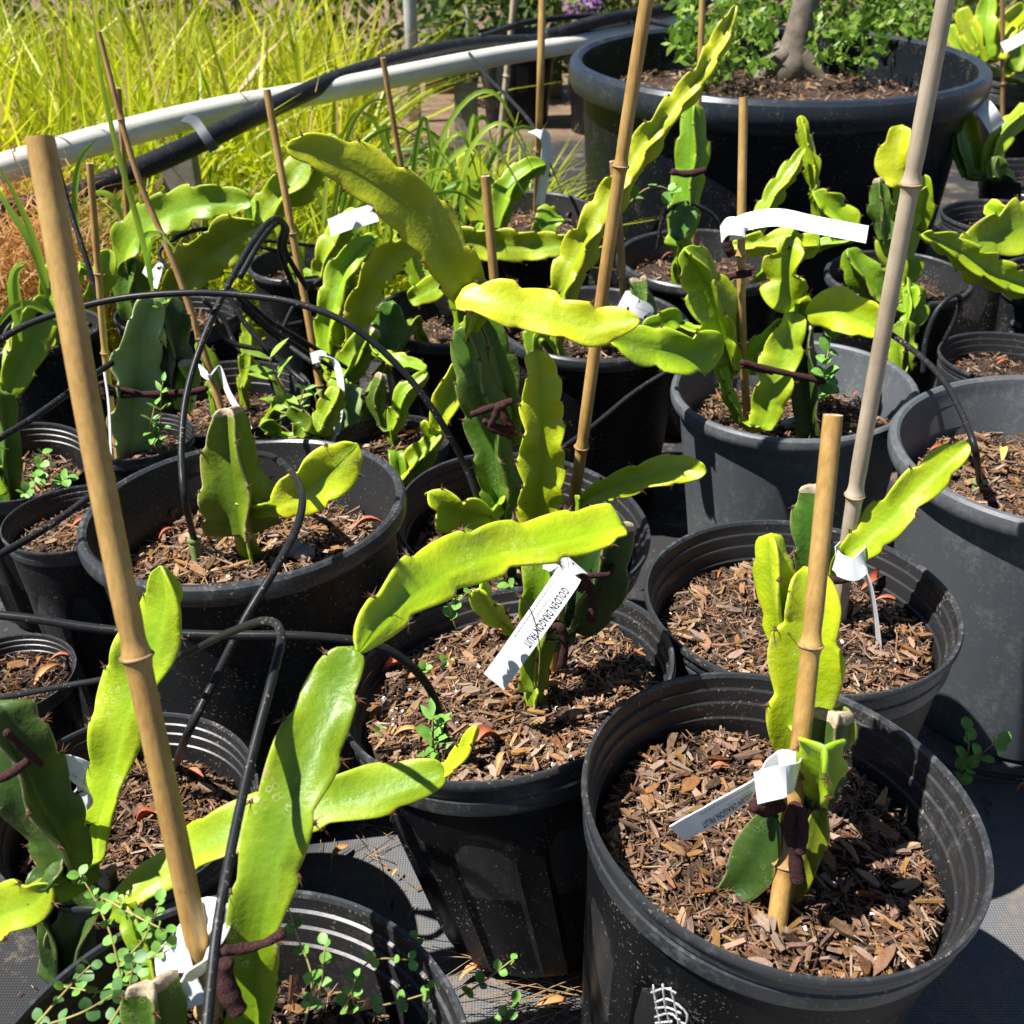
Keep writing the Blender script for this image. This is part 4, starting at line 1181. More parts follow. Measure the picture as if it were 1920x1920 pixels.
stake('thin stake standing among the grass in front of the hose', yline([(765, 380), (745, 270), (718, 108)], 1.75, 1.75), 0.0095, 0.0090, 'bamboo_dk', (0.55,), 0.02)
stake('thin upright stake with the hanging clear tag', [soil_pt('S', 1006, 400)] + yline([(1012, 200), (1018, -60)], 1.88, 1.90), 0.0135, 0.0125, 'bamboo', (0.4,), 0.02)
stake('slim stake by the old glaucous cactus, left of its tie', yline([(228, 900), (200, 690), (168, 306)], 0.99, 1.02), 0.0075, 0.0068, 'bamboo', (0.45, 0.7), 0.02)
stake('long brown stake slanting up into the grass at upper left', yline([(412, 760), (345, 545), (255, 320), (185, 60)], 1.17, 1.25), 0.0100, 0.0055, 'bamboo_dk', (0.3, 0.55, 0.82), 0.02)
stake('short stake half hidden behind the long brown one', yline([(240, 420), (232, 300), (222, 165)], 1.42, 1.42), 0.0080, 0.0070, 'bamboo_dk', (0.5,), 0.02)
stake('short stake just behind the long stake of the centre pot', yline([(1172, 600), (1164, 470), (1150, 302)], 1.30, 1.31), 0.0105, 0.0100, 'bamboo_dk', (0.45,), 0.02)
stake('thin stake in front of the huge tub at its left', yline([(1300, 440), (1312, 150), (1318, -40)], 1.60, 1.62), 0.0095, 0.0090, 'bamboo', (0.5,), 0.02)
stake('grey stake standing beyond the white pipe', yline([(950, 140), (958, 60), (968, -60)], 3.3, 3.3), 0.020, 0.018, 'bamboo_grey', (0.5,), 0.3)
stake('small brown stake in the top right corner', yline([(1880, 150), (1880, 60), (1878, -40)], 3.2, 3.2), 0.014, 0.012, 'bamboo_dk', (0.5,), 0.1)

# ------------------------------------------------------------------ fabric ties
def tie(label, strands):
    P0 = strands[0][0][0]
    root = thing('garden_tie', label, 'plant tie', P0, 'brown stretch ties')
    for pts, r in strands:
        n = max(14, len(pts) * 8)
        P = catmull(pts, n)
        rs = [r * (1 + 0.05 * math.sin(i * 0.9) + 0.10 * math.sin(i * 0.37 + len(pts))) for i in range(n)]
        rs[0] *= 0.6; rs[-1] *= 0.6
        v, f = tube_geo(P, rs, 10)
        part('band' if r < 0.0042 else 'loose_end', mesh('band', v, f, 'tie', True), root)
    return root
tie('brown fabric tie with a dangling end on the near right stake', [
    (yline([(1408, 1512), (1440, 1522), (1480, 1508), (1520, 1512), (1556, 1508)], 0.415, 0.44), 0.0030),
    (yline([(1410, 1505), (1450, 1508), (1500, 1500), (1550, 1500)], 0.418, 0.445), 0.0026),
    (yline([(1494, 1506), (1482, 1545), (1490, 1600), (1497, 1655)], 0.405, 0.395), 0.0042),
    (yline([(1498, 1510), (1505, 1540), (1500, 1600)], 0.403, 0.395), 0.0034)])
tie('dark brown tie on the stake of the tilted middle pot', [
    (yline([(1085, 1085), (1100, 1090), (1112, 1130), (1108, 1165)], 0.60, 0.60), 0.0034),
    (yline([(1100, 1080), (1140, 1075), (1150, 1060)], 0.61, 0.62), 0.0026),
    (yline([(1023, 1185), (1045, 1172), (1058, 1200), (1052, 1250)], 0.60, 0.60), 0.0036),
    (yline([(1096, 1078), (1090, 1098), (1084, 1108)], 0.595, 0.59), 0.0040)])
tie('reddish brown tie knotted round the old stem in the centre pot', [
    (yline([(882, 778), (915, 766), (940, 758), (962, 752)], 0.84, 0.85), 0.0032),
    (yline([(935, 760), (928, 782), (920, 800), (945, 812), (962, 820)], 0.835, 0.84), 0.0034),
    (yline([(905, 788), (930, 800), (958, 806)], 0.838, 0.84), 0.0030),
    (yline([(940, 756), (950, 790), (968, 815)], 0.845, 0.845), 0.0040)])
tie('thin brown tie strung across the bushy cactus', [
    (yline([(1388, 678), (1440, 692), (1500, 705), (1548, 716)], 1.03, 1.03), 0.0036),
    (yline([(1388, 686), (1410, 690), (1450, 700)], 1.03, 1.03), 0.0026)])
tie('brown tie linking the old glaucous cactus to its stakes', [
    (yline([(190, 732), (230, 740), (290, 738), (350, 735), (390, 728)], 0.985, 0.99), 0.0034),
    (yline([(192, 722), (240, 732), (300, 744), (380, 734)], 0.983, 0.99), 0.0026),
    (yline([(190, 715), (196, 730), (200, 748)], 0.98, 0.98), 0.0040)])
tie('brown tie round the big arching stem at bottom left', [
    (yline([(416, 1785), (450, 1782), (495, 1770), (535, 1748)], 0.305, 0.315), 0.0020),
    (yline([(418, 1778), (460, 1774), (500, 1764), (534, 1742)], 0.307, 0.317), 0.0016),
    (yline([(420, 1800), (425, 1850), (450, 1900)], 0.30, 0.29), 0.0046)])
tie('dark tie round the shaded old stem at the left edge', [
    (yline([(-20, 1470), (20, 1450), (55, 1425)], 0.40, 0.405), 0.0026),
    (yline([(10, 1370), (40, 1400), (80, 1435)], 0.40, 0.405), 0.0022)])
tie('dark tie on the stake under the white flag tag', [
    (yline([(1358, 440), (1366, 465), (1372, 480)], 1.07, 1.07), 0.0050),
    (yline([(1366, 520), (1385, 515), (1410, 512)], 1.05, 1.05), 0.0040)])
tie('dark tie round the upright stem before the huge tub', [(yline([(1258, 322), (1290, 326), (1325, 318)], 1.50, 1.50), 0.0050)])
tie('dark tie low on the tall grey stake', [(yline([(1540, 1085), (1575, 1088), (1600, 1080), (1605, 1065)], 0.70, 0.71), 0.0032)])

# ------------------------------------------------------------------ plant tags
def ribbon(P, Wd, hw, th=0.0005):
    """closed ribbon: P centre points, Wd width directions (unit), hw half width"""
    n = len(P); v = []; f = []
    for i in range(n):
        t = (P[min(n - 1, i + 1)] - P[max(0, i - 1)]).normalized()
        nn = t.cross(Wd[i]).normalized()
        for (a, b_) in ((-1, -1), (1, -1), (1, 1), (-1, 1)):
            v.append(P[i] + Wd[i] * (hw * a) + nn * (th * b_))
    for i in range(n - 1):
        for k in range(4):
            f.append((i * 4 + k, i * 4 + (k + 1) % 4, (i + 1) * 4 + (k + 1) % 4, (i + 1) * 4 + k))
    f += [(3, 2, 1, 0), tuple((n - 1) * 4 + k for k in range(4))]
    return v, f
def text_mesh(body, size, sx=0.7, bold=0.0):
    cu = bpy.data.curves.new('lettering', 'FONT')
    cu.body = body
    cu.size = size
    cu.offset = bold
    cu.resolution_u = 3
    cu.space_character = 1.12
    o = bpy.data.objects.new('lettering', cu)
    COL.objects.link(o)
    dg = bpy.context.evaluated_depsgraph_get()
    me = bpy.data.meshes.new_from_object(o.evaluated_get(dg))
    bpy.data.objects.remove(o)
    V = [(v.co.x * sx, v.co.y) for v in me.vertices]
    F = [tuple(p.vertices) for p in me.polygons]
    return V, F
def tag_strip(label, pts, wdir, hw, texts=(), th=0.0004, group='plant tags', flip=1, twist_to=None):
    P = catmull(pts, 60)
    T, _ = frames(P)
    Wd = []
    for i in range(60):
        w0 = Vector(wdir)
        if twist_to is not None:
            w0 = Vector(wdir).lerp(Vector(twist_to), i / 59)
        Wd.append((w0 - T[i] * w0.dot(T[i])).normalized())
    root = thing('plant_tag', label, 'plant tag', P[0], group)
    v, f = ribbon(P, Wd, hw, th)
    strip = part('strip', mesh('strip', v, f, 'tag', True, 30), root)
    cum = [0.0]
    for i in range(59): cum.append(cum[-1] + (P[i + 1] - P[i]).length)
    tot = cum[-1]
    def at(u, w):
        u = max(0, min(tot - 1e-6, u))
        i = 0
        while cum[i + 1] < u: i += 1
        g = (u - cum[i]) / (cum[i + 1] - cum[i])
        p = P[i].lerp(P[i + 1], g); wd = Wd[i].lerp(Wd[i + 1], g)
        t = (P[i + 1] - P[i]).normalized()
        nn = t.cross(wd).normalized()
        if nn.dot(CAM - p) < 0 and flip: nn = -nn
        return p + wd * w + nn * (th + 0.00025)
    for (body, u0, w0, size, sx, bold, m, up) in texts:
        if body is None:      # unreadable fine print: short dashes
            V = []; F = []
            rr = random.Random(3); u = u0
            while u < u0 + size:
                l = rr.uniform(0.0008, 0.0025)
                b0 = len(V)
                V += [at(u, w0 - 0.0003), at(u + l, w0 - 0.0003), at(u + l, w0 + 0.0003), at(u, w0 + 0.0003)]
                F.append((b0, b0 + 1, b0 + 2, b0 + 3)); u += l + rr.uniform(0.0004, 0.0009)
            part('small_print', mesh('small_print', V, F, m, False), root)
        else:
            V2, F2 = text_mesh(body, size, sx, bold)
            V = [at(u0 + x, w0 + up * y) for x, y in V2]
            part('lettering', mesh('lettering', V, F2, m, False), root)
    return root, P, Wd
# near right pot tag: loops round the stake, then the printed strip hangs to the left
upv = (UP * 0.9 + Vector((0.15, 0, 0))).normalized()
tA = [atY(1418, 1478, 0.400), atY(1445, 1470, 0.394), atY(1472, 1463, 0.392), atY(1494, 1455, 0.402), atY(1488, 1438, 0.425), atY(1462, 1432, 0.432), atY(1432, 1448, 0.425), atY(1412, 1478, 0.410), atY(1380, 1500, 0.402), atY(1330, 1530, 0.398), atY(1268, 1563, 0.396)]
u_loop = sum((tA[i + 1] - tA[i]).length for i in range(7))
tag_strip('white printed tag looped on the near right stake', tA, upv, 0.0084,
          [('GOLDEN DRAGON FRUIT', u_loop + 0.0030, -0.0010, 0.0072, 0.40, 0.00011, 'ink', -1), ('Pitahaya amarilla', u_loop + 0.006, 0.0018, 0.0026, 0.8, 0, 'ink2', -1), (None, u_loop + 0.004, 0.0052, 0.032, 1, 0, 'ink2', 1)], twist_to=(0.20, -0.05, 0.95))
# middle pot tag
tB = [atY(1085, 1062, 0.60), atY(1065, 1060, 0.592), atY(1040, 1068, 0.60), atY(1052, 1084, 0.588), atY(1066, 1078, 0.583), atY(1040, 1118, 0.575), atY(1000, 1175, 0.57), atY(960, 1232, 0.567), atY(926, 1278, 0.567)]
wB = (Vector((0.80, 0, 0)) - UP * 0.55 - FW * 0.15).normalized()
u0 = sum((tB[i + 1] - tB[i]).length for i in range(4))
tag_strip('long white printed tag hanging from the stake in the tilted middle pot', tB, wB, 0.0092,
          [('GOLDEN DRAGON FRUIT', u0 + 0.010, 0.0008, 0.0084, 0.47, 0.00011, 'ink', 1), ('Pitahaya amarilla', u0 + 0.022, -0.0032, 0.0030, 0.85, 0, 'ink2', 1), (None, u0 + 0.010, -0.0066, 0.050, 1, 0, 'ink2', 1)])
# flag tag of the worn grey pot
tD = [atY(1352, 440, 1.05), atY(1366, 424, 1.04), atY(1395, 428, 1.035), atY(1372, 432, 1.05), atY(1400, 416, 1.05), atY(1460, 408, 1.04), atY(1530, 422, 1.03), atY(1626, 440, 1.02)]
tag_strip('white tag sticking out sideways like a flag', tD, (0, 0.72, 0.68), 0.0100)
# tag on the tall grey stake: cuff plus a strip seen edge-on
tC = [atY(1566, 1050, 0.69), atY(1580, 1062, 0.68), atY(1604, 1068, 0.68), atY(1622, 1046, 0.69), atY(1612, 1034, 0.71), atY(1585, 1030, 0.715), atY(1568, 1044, 0.70)]
tag_strip('white cuff tag on the tall grey stake', tC, UP, 0.0088)
tC2 = [atY(1618, 1060, 0.685), atY(1634, 1110, 0.68), atY(1645, 1180, 0.675), atY(1657, 1292, 0.665)]
tag_strip('long white tag strip hanging edge-on below the cuff', tC2, FW + Vector((0.12, 0, 0)), 0.0070)
# bottom left tag round the nearest stake
tJ = [atY(352, 1890, 0.315), atY(330, 1830, 0.322), atY(322, 1760, 0.335), atY(350, 1728, 0.350), atY(392, 1722, 0.352), atY(412, 1745, 0.335), atY(395, 1790, 0.318), atY(350, 1840, 0.308)]
tag_strip('crumpled white tag wrapped low on the nearest stake', tJ, (Vector((0.55, -0.1, 0)) + UP * 0.75), 0.0105, [(None, 0.004, 0.002, 0.02, 1, 0, 'ink2', 1)])
tI = [atY(72, 1420, 0.455), atY(110, 1428, 0.45), atY(150, 1445, 0.45), atY(160, 1490, 0.455), atY(120, 1525, 0.465)]
tag_strip('curled white tag behind the shaded old stem at left', tI, (UP * 0.8 - FW * 0.4), 0.0072, [('E', 0.036, 0.0, 0.006, 0.7, 0.0001, 'ink', -1), (None, 0.028, -0.004, 0.008, 1, 0, 'ink2', 1)])
tQ = [atY(1166, 560, 1.24), atY(1190, 575, 1.225), atY(1216, 588, 1.23), atY(1206, 615, 1.22), atY(1188, 640, 1.21)]
tag_strip('white tag beside the rounded stub behind the fork', tQ, UP, 0.0110, [(None, 0.02, 0.0, 0.03, 1, 0, 'ink2', 1)])
tP = [atY(618, 428, 1.33), atY(650, 415, 1.325), atY(706, 398, 1.33)]
tag_strip('pale tag lying behind the pale stems left of the fork', tP, (0, 0.5, 0.85), 0.0120, [(None, 0.006, 0.003, 0.012, 1, 0, 'ink2', 1), (None, 0.03, -0.002, 0.014, 1, 0, 'ink2', 1)])
tR = [atY(584, 672, 1.20), atY(606, 668, 1.18), atY(630, 684, 1.17), atY(640, 730, 1.15), atY(636, 780, 1.14), atY(626, 842, 1.13)]
tag_strip('arched clear tag on the thin leaning stake', tR, Vector((0.8, -0.9, 0.2)), 0.0070, [(None, 0.05, 0.002, 0.04, 1, 0, 'ink2', 1), (None, 0.05, -0.003, 0.04, 1, 0, 'ink2', 1)])
tS = [atY(998, 245, 1.86), atY(1012, 250, 1.845), atY(1024, 262, 1.85), atY(1022, 310, 1.845), atY(1012, 385, 1.84)]
tag_strip('clear tag hanging on the thin upright stake by the tub', tS, Vector((0.8, 0.5, 0.1)), 0.0100)
tN = [atY(372, 690, 1.14), atY(392, 705, 1.12), atY(410, 690, 1.13), atY(430, 740, 1.11), atY(470, 808, 1.07)]
tag_strip('pale tag slanting down behind the cut stub', tN, Vector((0.6, -0.4, 0.6)), 0.0050)
tN2 = [atY(196, 700, 0.97), atY(204, 760, 0.965), atY(208, 850, 0.96)]
tag_strip('narrow white tag beside the slim stake', tN2, Vector((0.5, -0.8, 0.0)), 0.0050)
tr_ = [atY(270, 505, 1.33), atY(284, 515, 1.32), atY(300, 500, 1.32), atY(290, 540, 1.31)]
tag_strip('small white tag under the broad lime stems', tr_, UP, 0.0050)
ty_ = [atY(1838, 195, 2.1), atY(1855, 215, 2.08), atY(1870, 240, 2.08)]
tag_strip('grey tag in the shade right of the huge tub', ty_, Vector((0.7, 0, 0.5)), 0.016)
tY_ = [atY(1880, 90, 3.1), atY(1900, 80, 3.1), atY(1935, 60, 3.1)]
tag_strip('pale blue tag in the top right corner', tY_, UP, 0.016)

# ------------------------------------------------------------------ drip tubes
def drip(label, pts, r=0.0031, emitter=None, name='drip_tube', n=None):
    n = n or max(24, len(pts) * 9)
    P = catmull(pts, n)
    root = thing(name, label, 'drip tube', P[0], 'black drip irrigation tubes')
    v, f = tube_geo(P, r, 12)
    part('tube', mesh('tube', v, f, 'tube', True), root)
    if emitter is not None:
        e0 = P[-1]; d = Vector(emitter).normalized()
        prof = [(0.0062, 0.0), (0.0066, 0.0008), (0.0066, 0.0026), (0.0050, 0.0032), (0.0046, 0.006), (0.0052, 0.0065), (0.0052, 0.024), (0.0035, 0.026), (0.001, 0.036)]
        ez = d; ex = ez.orthogonal().normalized(); ey = ez.cross(ex)
        v, f = lathe(prof, 20, lambda a, z: (0.0006 if z > 0.006 and math.sin(a * 6) > 0 else 0))
        f.append(tuple(range(19, -1, -1)))
        V = [e0 + ex * a + ey * b_ + ez * (c_ - 0.002) for a, b_, c_ in v]
        part('emitter', mesh('emitter', V, f, 'emitter', True, 30), root)
    return root
def ypts(*p):
    return [atY(a, b_, y) for a, b_, y in p]
drip('drip tube arching over the left plants into the centre pot', ypts((-40, 662, 0.90), (60, 605, 0.90), (200, 564, 0.90), (330, 550, 0.90), (440, 552, 0.90), (560, 570, 0.89), (660, 612, 0.88), (750, 690, 0.87), (820, 780, 0.86), (870, 870, 0.86), (900, 950, 0.86)) + [soil_pt('F', 908, 985)])
drip('drip tube looping up behind the leaning stake and down into the wide left pot', ypts((560, 560, 1.10), (525, 470, 1.08), (532, 425, 1.06), (515, 410, 1.03), (480, 445, 0.99), (425, 540, 0.93), (380, 640, 0.88), (350, 740, 0.84), (340, 840, 0.80), (346, 930, 0.765)) + [soil_pt('E', 364, 1012, 0.018)], emitter=(0.05, -0.12, -1))
drip('drip tube climbing over the rim of the wide pot down into the lower left pot', ypts((470, 850, 0.86), (510, 856, 0.82), (548, 888, 0.76), (567, 930, 0.70), (556, 990, 0.66), (520, 1060, 0.62), (460, 1160, 0.585), (400, 1280, 0.555), (350, 1380, 0.535)) + [soil_pt('I', 328, 1440)])
drip('drip tube crossing from the left edge into the tilted middle pot', ypts((-40, 1150, 0.55), (60, 1160, 0.55), (200, 1180, 0.55), (380, 1190, 0.55), (560, 1192, 0.55), (690, 1206, 0.555), (760, 1240, 0.56), (810, 1300, 0.565)) + [soil_pt('B', 838, 1392, 0.006)], emitter=(0.05, -0.2, -1))
drip('thick drip tube bending sharply in the lower left foreground', ypts((-40, 1316, 0.60), (100, 1290, 0.58), (220, 1268, 0.57), (340, 1228, 0.53), (430, 1186, 0.48), (500, 1164, 0.45), (527, 1190, 0.43), (512, 1265, 0.40), (462, 1460, 0.35), (412, 1710, 0.29), (388, 1920, 0.25), (380, 2000, 0.235)), 0.0024)
drip('straight drip tube rising from the left edge behind the leaning stake', ypts((-40, 845, 0.80), (60, 785, 0.86), (140, 728, 0.92), (210, 680, 0.98)))
drip('straight drip tube over the narrow tall pot at left', ypts((-40, 1062, 0.66), (60, 1006, 0.70), (130, 960, 0.73), (190, 915, 0.76)))
drip('drip tube arching from the bushy pot into the big dusty pot', ypts((1490, 612, 1.12), (1560, 600, 1.10), (1640, 612, 1.06), (1710, 655, 1.0), (1770, 715, 0.94), (1810, 790, 0.88), (1830, 850, 0.85)) + [soil_pt('G', 1836, 905, 0.004)], emitter=(0, -0.1, -1))
drip('small looped drip tube behind the big dusty pot', ypts((1730, 700, 1.16), (1735, 640, 1.17), (1755, 585, 1.18), (1785, 555, 1.19), (1800, 560, 1.2), (1790, 600, 1.2), (1770, 640, 1.2)))
drip('thin tube dropping from the pipes towards the pot with the clear tag', ypts((880, 100, 2.5), (910, 140, 2.35), (960, 190, 2.15), (1004, 245, 1.98), (1030, 330, 1.9)), 0.0036)
drip('faint drip tube on the ground between the centre pots', ypts((1040, 850, 1.05), (1110, 800, 1.1), (1190, 735, 1.14), (1262, 690, 1.16)))
drip('short arched tube by the upright stem before the tub', ypts((1232, 470, 1.50), (1245, 405, 1.50), (1285, 380, 1.52), (1330, 398, 1.52), (1352, 425, 1.52)))
drip('tube lying across the fringe of the upper left pots', ypts((560, 480, 1.48), (480, 460, 1.45), (380, 430, 1.44), (300, 470, 1.42), (330, 520, 1.4)))
tr = [[(440, 560, 1.25), (480, 600, 1.25), (530, 640, 1.27), (600, 690, 1.22)], [(425, 548, 1.22), (470, 620, 1.2), (540, 690, 1.18), (575, 720, 1.16)], [(460, 570, 1.3), (520, 610, 1.32), (600, 590, 1.35), (640, 545, 1.36)],
      [(400, 590, 1.2), (430, 640, 1.2), (500, 660, 1.2), (560, 700, 1.2)], [(380, 560, 1.28), (420, 600, 1.28), (455, 660, 1.26), (540, 680, 1.24)]]
extra = [('upper tube of the bundle beside the looped tube', [(430, 540, 1.18), (500, 610, 1.2), (560, 650, 1.22), (640, 700, 1.24)]), ('second tube of the bundle beside the looped tube', [(440, 545, 1.19), (505, 600, 1.21), (570, 640, 1.23), (650, 690, 1.25)]),
         ('tube rising beside the slim stake at left', [(185, 560, 1.1), (160, 480, 1.12), (130, 390, 1.15), (105, 300, 1.18)]), ('tube hooping over the black pot by the leaning stake', [(520, 640, 1.3), (560, 560, 1.33), (620, 515, 1.36), (680, 510, 1.38)]),
         ('tube running level behind the broad lime stems', [(330, 470, 1.45), (400, 478, 1.46), (480, 452, 1.5), (600, 462, 1.55)]), ('double of the looped tube behind it', [(575, 540, 1.13), (535, 470, 1.10), (538, 430, 1.08), (522, 416, 1.05), (490, 450, 1.01), (450, 520, 0.97)])]
for lab_, pp in extra:
    drip(lab_, ypts(*pp), 0.0030)
for q, pp in enumerate(tr):
    drip(['tangled drip tube running to the arched clear tag', 'lowest tube of the tangle behind the looped tube', 'tangled tube turning up to the pale stems', 'leftmost tube of the tangle by the glaucous cactus', 'topmost tube of the tangle behind the wide pot'][q], ypts(*pp), 0.0033)
drip('tube curving over the left edge pot', ypts((0, 650, 1.22), (20, 610, 1.24), (60, 592, 1.26), (120, 590, 1.26), (170, 610, 1.24)))
drip('thin tube on the ground under the near right weeds', ypts((1730, 1440, 0.75), (1800, 1440, 0.75), (1860, 1452, 0.745), (1960, 1465, 0.74)) , 0.0030)

# ------------------------------------------------------------------ pipes behind the pots
def pipe(name, label, pts, r, m, cat):
    P = catmull(pts, 70)
    root = thing(name, label, cat, P[0])
    v, f = tube_geo(P, r, 24)
    part('pipe' if m == 'pvc' else 'hose', mesh(name, v, f, m, True), root)
    return root
pv = pipe('water_pipe', 'long white plastic pipe running behind the pots', ypts((-140, 356, 1.66), (0, 318, 1.75), (210, 256, 1.95), (420, 205, 2.17), (640, 165, 2.45), (900, 112, 2.90), (1080, 82, 3.3), (1300, 40, 3.9)), 0.0245, 'pvc', 'pipe')
ho = pipe('water_hose', 'thick black hose strapped along the white pipe', ypts((-140, 440, 1.62), (0, 400, 1.69), (150, 362, 1.78), (300, 300, 1.88), (430, 240, 2.02), (540, 188, 2.25), (650, 142, 2.5), (780, 104, 2.75), (900, 82, 3.0), (1080, 70, 3.35), (1300, 20, 4.0)), 0.0190, 'hose', 'hose')
def clamp(root, c, ax, r, w, m):
    v, f = tube_geo([c - ax * w, c - ax * w * 0.99, c + ax * w * 0.99, c + ax * w], [r * 0.9, r, r, r * 0.9], 20)
    return part('strap', mesh('strap', v, f, m, True, 40), root)
for (a1, a2, yy) in (((350, 215), (400, 270), 1.95),):
    pA = ypts((345, 222, 1.99), (365, 228, 1.93), (385, 255, 1.90), (402, 282, 1.90))
    st_root = thing('pipe_strap', 'grey strap holding the black hose to the white pipe', 'strap', pA[0])
    PP = catmull(pA, 20)
    T, Nn = frames(PP, (CAM - PP[10]).normalized())
    Wd = [T[i].cross(Nn[i]).normalized() for i in range(20)]
    v, f = ribbon(PP, Wd, 0.009, 0.0015)
    part('band', mesh('band', v, f, 'strap', True, 30), st_root)
# supports under the pipes, mostly lost in the grass
for (sx, sy, lab) in ((-0.62, 1.98, 'dark wooden post under the pipes at left, lost in the grass'), (-0.12, 2.86, 'dark wooden post under the pipes near the tub')):
    root = thing('pipe_support', lab, 'post', (sx, sy, 0))
    v, f = boxes(np.random.default_rng(1), np.array([[sx, sy, 0.175]]), np.array([[0.03, 0.03, 0.175]]), np.zeros(1), np.zeros(1), np.zeros(1), 0.0)
    part('post', mesh('post', v, f.tolist(), 'wood', False), root)
for q, pp in enumerate([[(1020, 70, 3.2), (1120, 40, 3.4), (1200, 25, 3.6), (1330, 5, 4.0)], [(900, 70, 3.0), (1000, 40, 3.4), (1150, 30, 3.6), (1320, 60, 3.3)]]):
    pipe('water_hose', ['upper black hose behind the huge tub', 'thin black hose crossing behind the huge tub'][q], ypts(*pp), 0.018 if q == 0 else 0.009, 'hose', 'hose')

# slots of the right edge pot
def slots():
    p = POTS['W']
    for i in range(3):
        for k in range(3):
            z = p['H'] - 0.06 - 0.017 * i
            a = math.radians(198 + 16 * k)
            r = wall_r(p['R'], p['H'], z, 'step') + 0.0012
            v, f = boxes(np.random.default_rng(2), np.array([[r * math.cos(a), r * math.sin(a), z]]), np.array([[0.002, 0.012, 0.003]]), np.array([a]), np.zeros(1), np.zeros(1), 0.0)
            obj('slot', mesh('slot', v, f.tolist(), 'pot_worn', False), p['root'])
slots()
# chalk scribble on the near right pot
def pot_hit(key, px, py):
    p = POTS[key]; inv = p['mw'].inverted()
    o = inv @ CAM; d = (inv.to_3x3() @ ray(px, py))
    t = 0.2
    while t < 1.2:
        q = o + d * t
        if 0 < q.z < p['H'] - 0.035 and math.hypot(q.x, q.y) < wall_r(p['R'], p['H'], q.z, 'step') + 0.0012:
            return q
        t += 0.0006
    return None
def scribble():
    strokes = [[(1228, 1850), (1236, 1900), (1246, 1945)], [(1242, 1846), (1250, 1890), (1262, 1940)], [(1256, 1852), (1262, 1880), (1278, 1936)], [(1224, 1862), (1246, 1856), (1268, 1866)], [(1226, 1878), (1250, 1870), (1275, 1884), (1288, 1902), (1284, 1918), (1262, 1906)],
               [(1228, 1894), (1250, 1888), (1274, 1898)], [(1230, 1908), (1254, 1904), (1276, 1916)], [(1232, 1922), (1258, 1918)], [(1234, 1936), (1262, 1932)]]
    V = []; F = []
    for s_ in strokes:
        pts = [pot_hit('A', q[0] + random.uniform(-4, 4), q[1] + random.uniform(-4, 4)) for q in s_]
        pts = [q for q in pts if q is not None]
        if len(pts) < 2: continue
        P = catmull(pts, 14)
        g = tube_geo(P, [0.00045 + 0.0004 * abs(math.sin(i * 1.3 + len(V))) for i in range(14)], 6)
        V, F = merge((V, F), g)
    if V:
        obj('chalk_mark', mesh('chalk_mark', V, F, 'chalk', True), POTS['A']['root'])
scribble()

# ------------------------------------------------------------------ weeds
def leaf_mesh(name, m, pts_w, curl=0.15, n=6):
    v = []; f = []
    for i in range(n + 1):
        t = i / n
        w = pts_w(t)
        for s_ in (-1, 0, 1):
            v.append((t, s_ * w, curl * (abs(s_) * w * 1.2 - (t - 0.5) ** 2 * 0.8)))
    for i in range(n):
        for k in range(2):
            a = i * 3 + k
            f.append((a, a + 1, a + 4, a + 3))
    return mesh(name, v, f, m, True)
LEAF = {'round': leaf_mesh('leaf', 'leaf', lambda t: 0.42 * math.sin(math.pi * min(1, t * 0.98 + 0.01)) ** 0.6 + 0.004),
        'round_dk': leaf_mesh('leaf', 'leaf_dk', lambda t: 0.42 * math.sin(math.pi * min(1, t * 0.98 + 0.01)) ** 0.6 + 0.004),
        'lance': leaf_mesh('leaf', 'leaf_yg', lambda t: 0.16 * math.sin(math.pi * t ** 0.8) + 0.003),
        'lance_g': leaf_mesh('leaf', 'leaf', lambda t: 0.20 * math.sin(math.pi * t ** 0.8) + 0.003)}
def place_leaf(o, p, d, nrm, size, w=1.0):
    x = d.normalized(); z = (nrm - x * nrm.dot(x)).normalized(); y = z.cross(x)
    o.matrix_local = Matrix.Translation(p) @ Matrix((x * size, y * size * w, z * size)).transposed().to_4x4()
def weed(label, branches, kind='round', size=0.008, gap=0.011, stemr=0.0006, seed=0, group='small weeds'):
    rnd = random.Random(seed + len(label))
    root = thing('weed', label, 'weed', branches[0][0], group)
    V = []; F = []
    org = Vector(branches[0][0])
    for br in branches:
        n = max(8, int(sum((br[i + 1] - br[i]).length for i in range(len(br) - 1)) / 0.004))
        P = catmull(br, n)
        V, F = merge((V, F), tube_geo(P, [stemr * (1.2 - 0.6 * i / n) for i in range(n)], 6))
        acc = gap * 0.7
        T, _ = frames(P)
        side = 0
        for i in range(1, n):
            acc += (P[i] - P[i - 1]).length
            if acc > gap or i == n - 1:
                acc = 0; side += 1
                a = rnd.uniform(0, 6.28) if kind.startswith('lance') else side * 1.2 + rnd.uniform(-.4, .4)
                o1 = T[i].orthogonal().normalized(); o2 = T[i].cross(o1)
                for sg in (1, -1):
                    d = (o1 * math.cos(a) + o2 * math.sin(a)) * sg + T[i] * 0.45 + Vector((0, 0, 0.15))
                    nr = (Vector((0, 0, 1)) * 1.0 + SUN_DIR * 0.3 - FW * 0.6 + Vector((rnd.uniform(-.5, .5), rnd.uniform(-.5, .5), 0)))
                    lf = obj('leaf', LEAF[kind], root)
                    place_leaf(lf, P[i] - org, d, nr, size * rnd.uniform(0.7, 1.2))
    part('stem', mesh('stem', V, F, 'weedstem', True), root)
    return root
def br(*p): return [atY(a, b_, y) for a, b_, y in p]
